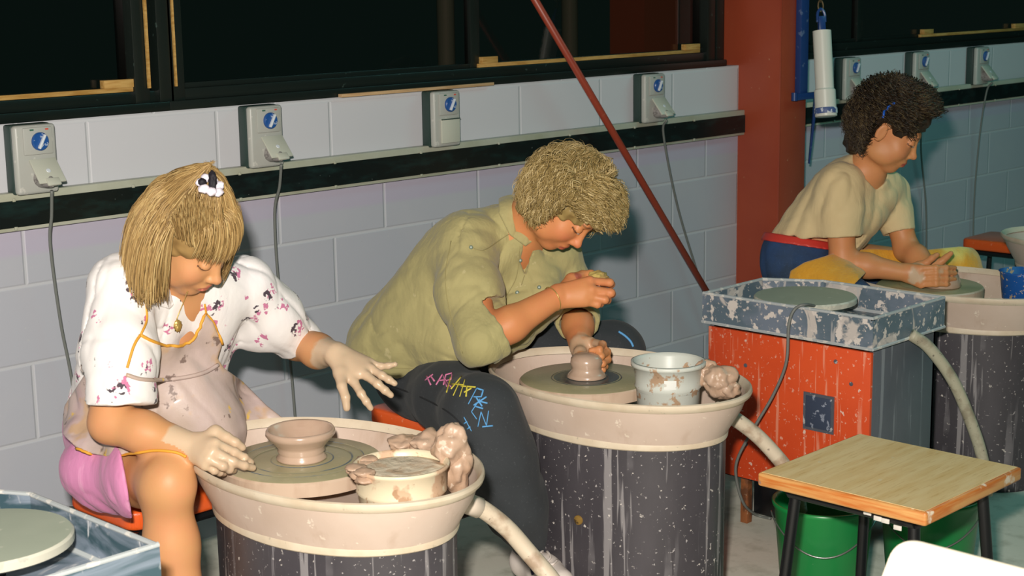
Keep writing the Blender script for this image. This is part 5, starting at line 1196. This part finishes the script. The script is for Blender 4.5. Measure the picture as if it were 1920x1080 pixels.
cR3 = px(1576, 444, 4.95); cL3 = px(1686, 436, 5.12)
T3.chain([sR3, sR3 * .5 + cR3 * .5, cR3 + (cR3 - sR3) * .15], [.062, .066, .064], .03); T3.chain([sL3, sL3 * .5 + cL3 * .5, cL3 + (cL3 - sL3) * .15], [.056, .056, .050], .03)
away3 = lambda P: np.clip(np.minimum(np.linalg.norm(P - cR3, axis=-1), np.linalg.norm(P - cL3, axis=-1)) / .05 - 1.1, 0, 1)
T3.disp = [lambda P: away3(P) * (folds(P, (.2, -.35, .9), 16, .0055, 31) + folds(P, (.5, .6, -.6), 26, .0025, 6))]
cuff(T3, cR3, nrm(cR3 - sR3), .09); cuff(T3, cL3, nrm(cL3 - sL3), .075)
T3.cap(cR3 * .8 + sR3 * .2, cR3 + (cR3 - sR3) * .3, .052, .054, .003, 's'); T3.cap(cL3 * .8 + sL3 * .2, cL3 + (cL3 - sL3) * .3, .042, .043, .003, 's')
T3.cap(H3.w(0, -.040, -.05), px(1634, 318, 4.98), .050, .056, .005, 's')
T3.add(polyfn([(1300, 100), (2000, 100), (2000, 600), (1620, 600), (1600, 492), (1562, 474), (1545, 451), (1462, 440), (1300, 425)]), 'i', .003)
shirt3 = soft('t_shirt', T3, (2.05, -1.25, .54), (2.85, -.45, 1.08), .0046, BE, P3); b3 = bvh_of(shirt3)
RB = mat('red_leather_belt', srgb(206, 62, 52), .45)
JE = mat('blue_denim', srgb(42, 60, 84), .85, [dict(scale=8, lo=.4, hi=.7, color=srgb(44, 76, 122)), dict(scale=200, lo=.6, hi=.7, color=srgb(80, 110, 150), amt=.3)], bump=[dict(scale=14, s=.35, d=.006)])
J3 = SDF(); J3.cap(pel3 - A((.05, 0, 0)), pel3 + A((.05, 0, 0)), .118, .118, .04); J3.cap(px(1518, 455, 5.13) - A((.045, 0, 0)), px(1518, 455, 5.13) + A((.045, 0, 0)), .100, .100, .04)
J3.chain([hR3, kR3], [.105, .078], .04); J3.chain([kR3, kR3 + A((0, .05, -.43))], [.075, .06], .03); J3.chain([hL3, kL3], [.105, .078], .04); J3.chain([kL3, kL3 + A((0, .05, -.43))], [.075, .06], .03)
J3.disp = [lambda P: folds(P, (.2, .3, 1), 18, .003, 41)]
Jb = list(J3.p); J3.cut((1462, 450), (1562, 466), (1500, 520), .003); J3.plane((0, 0, .10), (0, 0, -1), .003)
jeans3 = soft('jeans', J3, (2.0, -1.25, .0), (2.95, -.45, .80), .0055, JE, P3)
BL = SDF(); BL.p = list(Jb); base3 = SDF(); base3.p = list(Jb)
BL = SDF(); BL.add(lambda P: base3.eval(P) - .008); BL.cut((1462, 439), (1562, 455), (1500, 520), .002); BL.cut((1462, 455), (1562, 470), (1520, 400), .002)
BL.cut((1566, 380), (1562, 520), (1500, 450), .002)
belt3 = soft('red_belt', BL, (2.05, -1.1, .56), (2.75, -.45, .86), .0045, RB, P3)
eyes(H3, P3)
# towel over the lap
TW = mat('yellow_towelling', srgb(222, 160, 44), .95, [dict(scale=9, lo=.58, hi=.64, color=srgb(190, 150, 60)), dict(scale=60, lo=.5, hi=.7, color=srgb(232, 178, 66), amt=.5), dict(scale=4, lo=.6, hi=.7, color=srgb(226, 206, 110))], bump=[dict(scale=160, s=.6, d=.003), dict(scale=16, s=.4, d=.01)], sheen=.3)
W_ = SDF(); W_.add(lambda P: base3.eval(P) - .020 - folds(P, (.6, .5, .3), 18, .005, 51)); W_.add(lambda P: base3.eval(P) - .006, 's', .002)
W_.add(polyfn([(1476, 540), (1482, 508), (1508, 492), (1548, 480), (1575, 470), (1640, 466), (1700, 470), (1740, 468), (1800, 462), (1880, 470), (1905, 520), (1850, 540), (1700, 520), (1662, 497), (1630, 505), (1600, 535), (1560, 545)]), 'i', .003); W_.plane((0, -.80, 0), (0, 1, 0), .01) if False else None
W_.plane((0, 0, .50), (0, 0, -1), .004)
towel = soft('towel', W_, (2.0, -1.25, .46), (2.95, -.50, .80), .005, TW, None); towel.location = (0, 0, 0)
tag(towel, 'yellow towel over the lap of the woman in beige', 'towel')
# hair
HM3 = hair_mat('dark_curly_hair', srgb(24, 19, 16), srgb(56, 44, 33), srgb(104, 88, 60))
B3 = SDF(); B3.ell(H3.w(0, -.014, .044), (.086, .098, .088), H3.R); B3.ell(H3.w(0, -.062, -.03), (.070, .048, .076), H3.R, .03); B3.ell(H3.w(0, -.064, -.085), (.046, .030, .036), H3.R, .03); B3.ell(H3.w(0, .058, .078), (.056, .036, .028), H3.R, .03)
B3.disp = [lambda P: .005 * vnoise(P * 60, 2) + .003 * vnoise(P * 130, 5)]
B3.ell(H3.w(0, .105, -.045), (.085, .098, .088), H3.R, .010, 's'); 
for x_ in (-1, 1): B3.ell(H3.w(.085 * x_, .0, -.02), (.03, .042, .05), H3.R, .008, 's')
lay3 = dict(w=.0010, curl=.011, cfreq=2.4, jit=.006, clumps=260)
spec3 = [dict(hold=.5, n=3200, len=.085, az=(50, 310), el=(10, 88), off=.034, dir=lambda p: A((p[0] * 9, (p[1] + .02) * 8, (p[2] - .03) * 9)), grav=.2, down=.2, stiff=.85, lmin=.5, **lay3),
    dict(hold=.3, n=2400, len=.09, az=(-70, 70), el=(40, 88), off=.040, dir=lambda p: A((p[0] * 7, .7, .9)), grav=.15, down=.15, stiff=.88, lmin=.5, **lay3),
    dict(hold=.25, n=3400, len=.12, az=(105, 255), el=(-50, 20), off=.036, dir=lambda p: A((p[0] * 5, -.5, -.6)), grav=.4, down=.6, stiff=.75, lmin=.6, **lay3)]
hair3 = hair('hair', H3, HM3, P3, spec3, B3, .005, 9)
hh3 = bvh_of(hair3); drape([hh3], [(1656, 222), (1662, 207), (1675, 196)], .0034, 'blue_hair_clip', mat('bright_blue_clip', srgb(30, 90, 190), .4), P3, .006, step=12)
b = NB(); blob(b, H3.w(-.088, -.006, -.036), (.005, .005, .005), 1, .1, 2); obj('earring', b, GOLD, P3, True, world=True)
b = NB(); lathe(b, [(.055, 0), (.062, .004), (.058, .02), (.05, .04), (.03, .052), (.002, .055)], 48, c=(*px(1765, 520, 4.96)[:2], .582), wob=.02)
tag(obj('clay_lump', b, M_clay, None, True), 'wet clay ball between the hands of the woman in beige', 'clay')
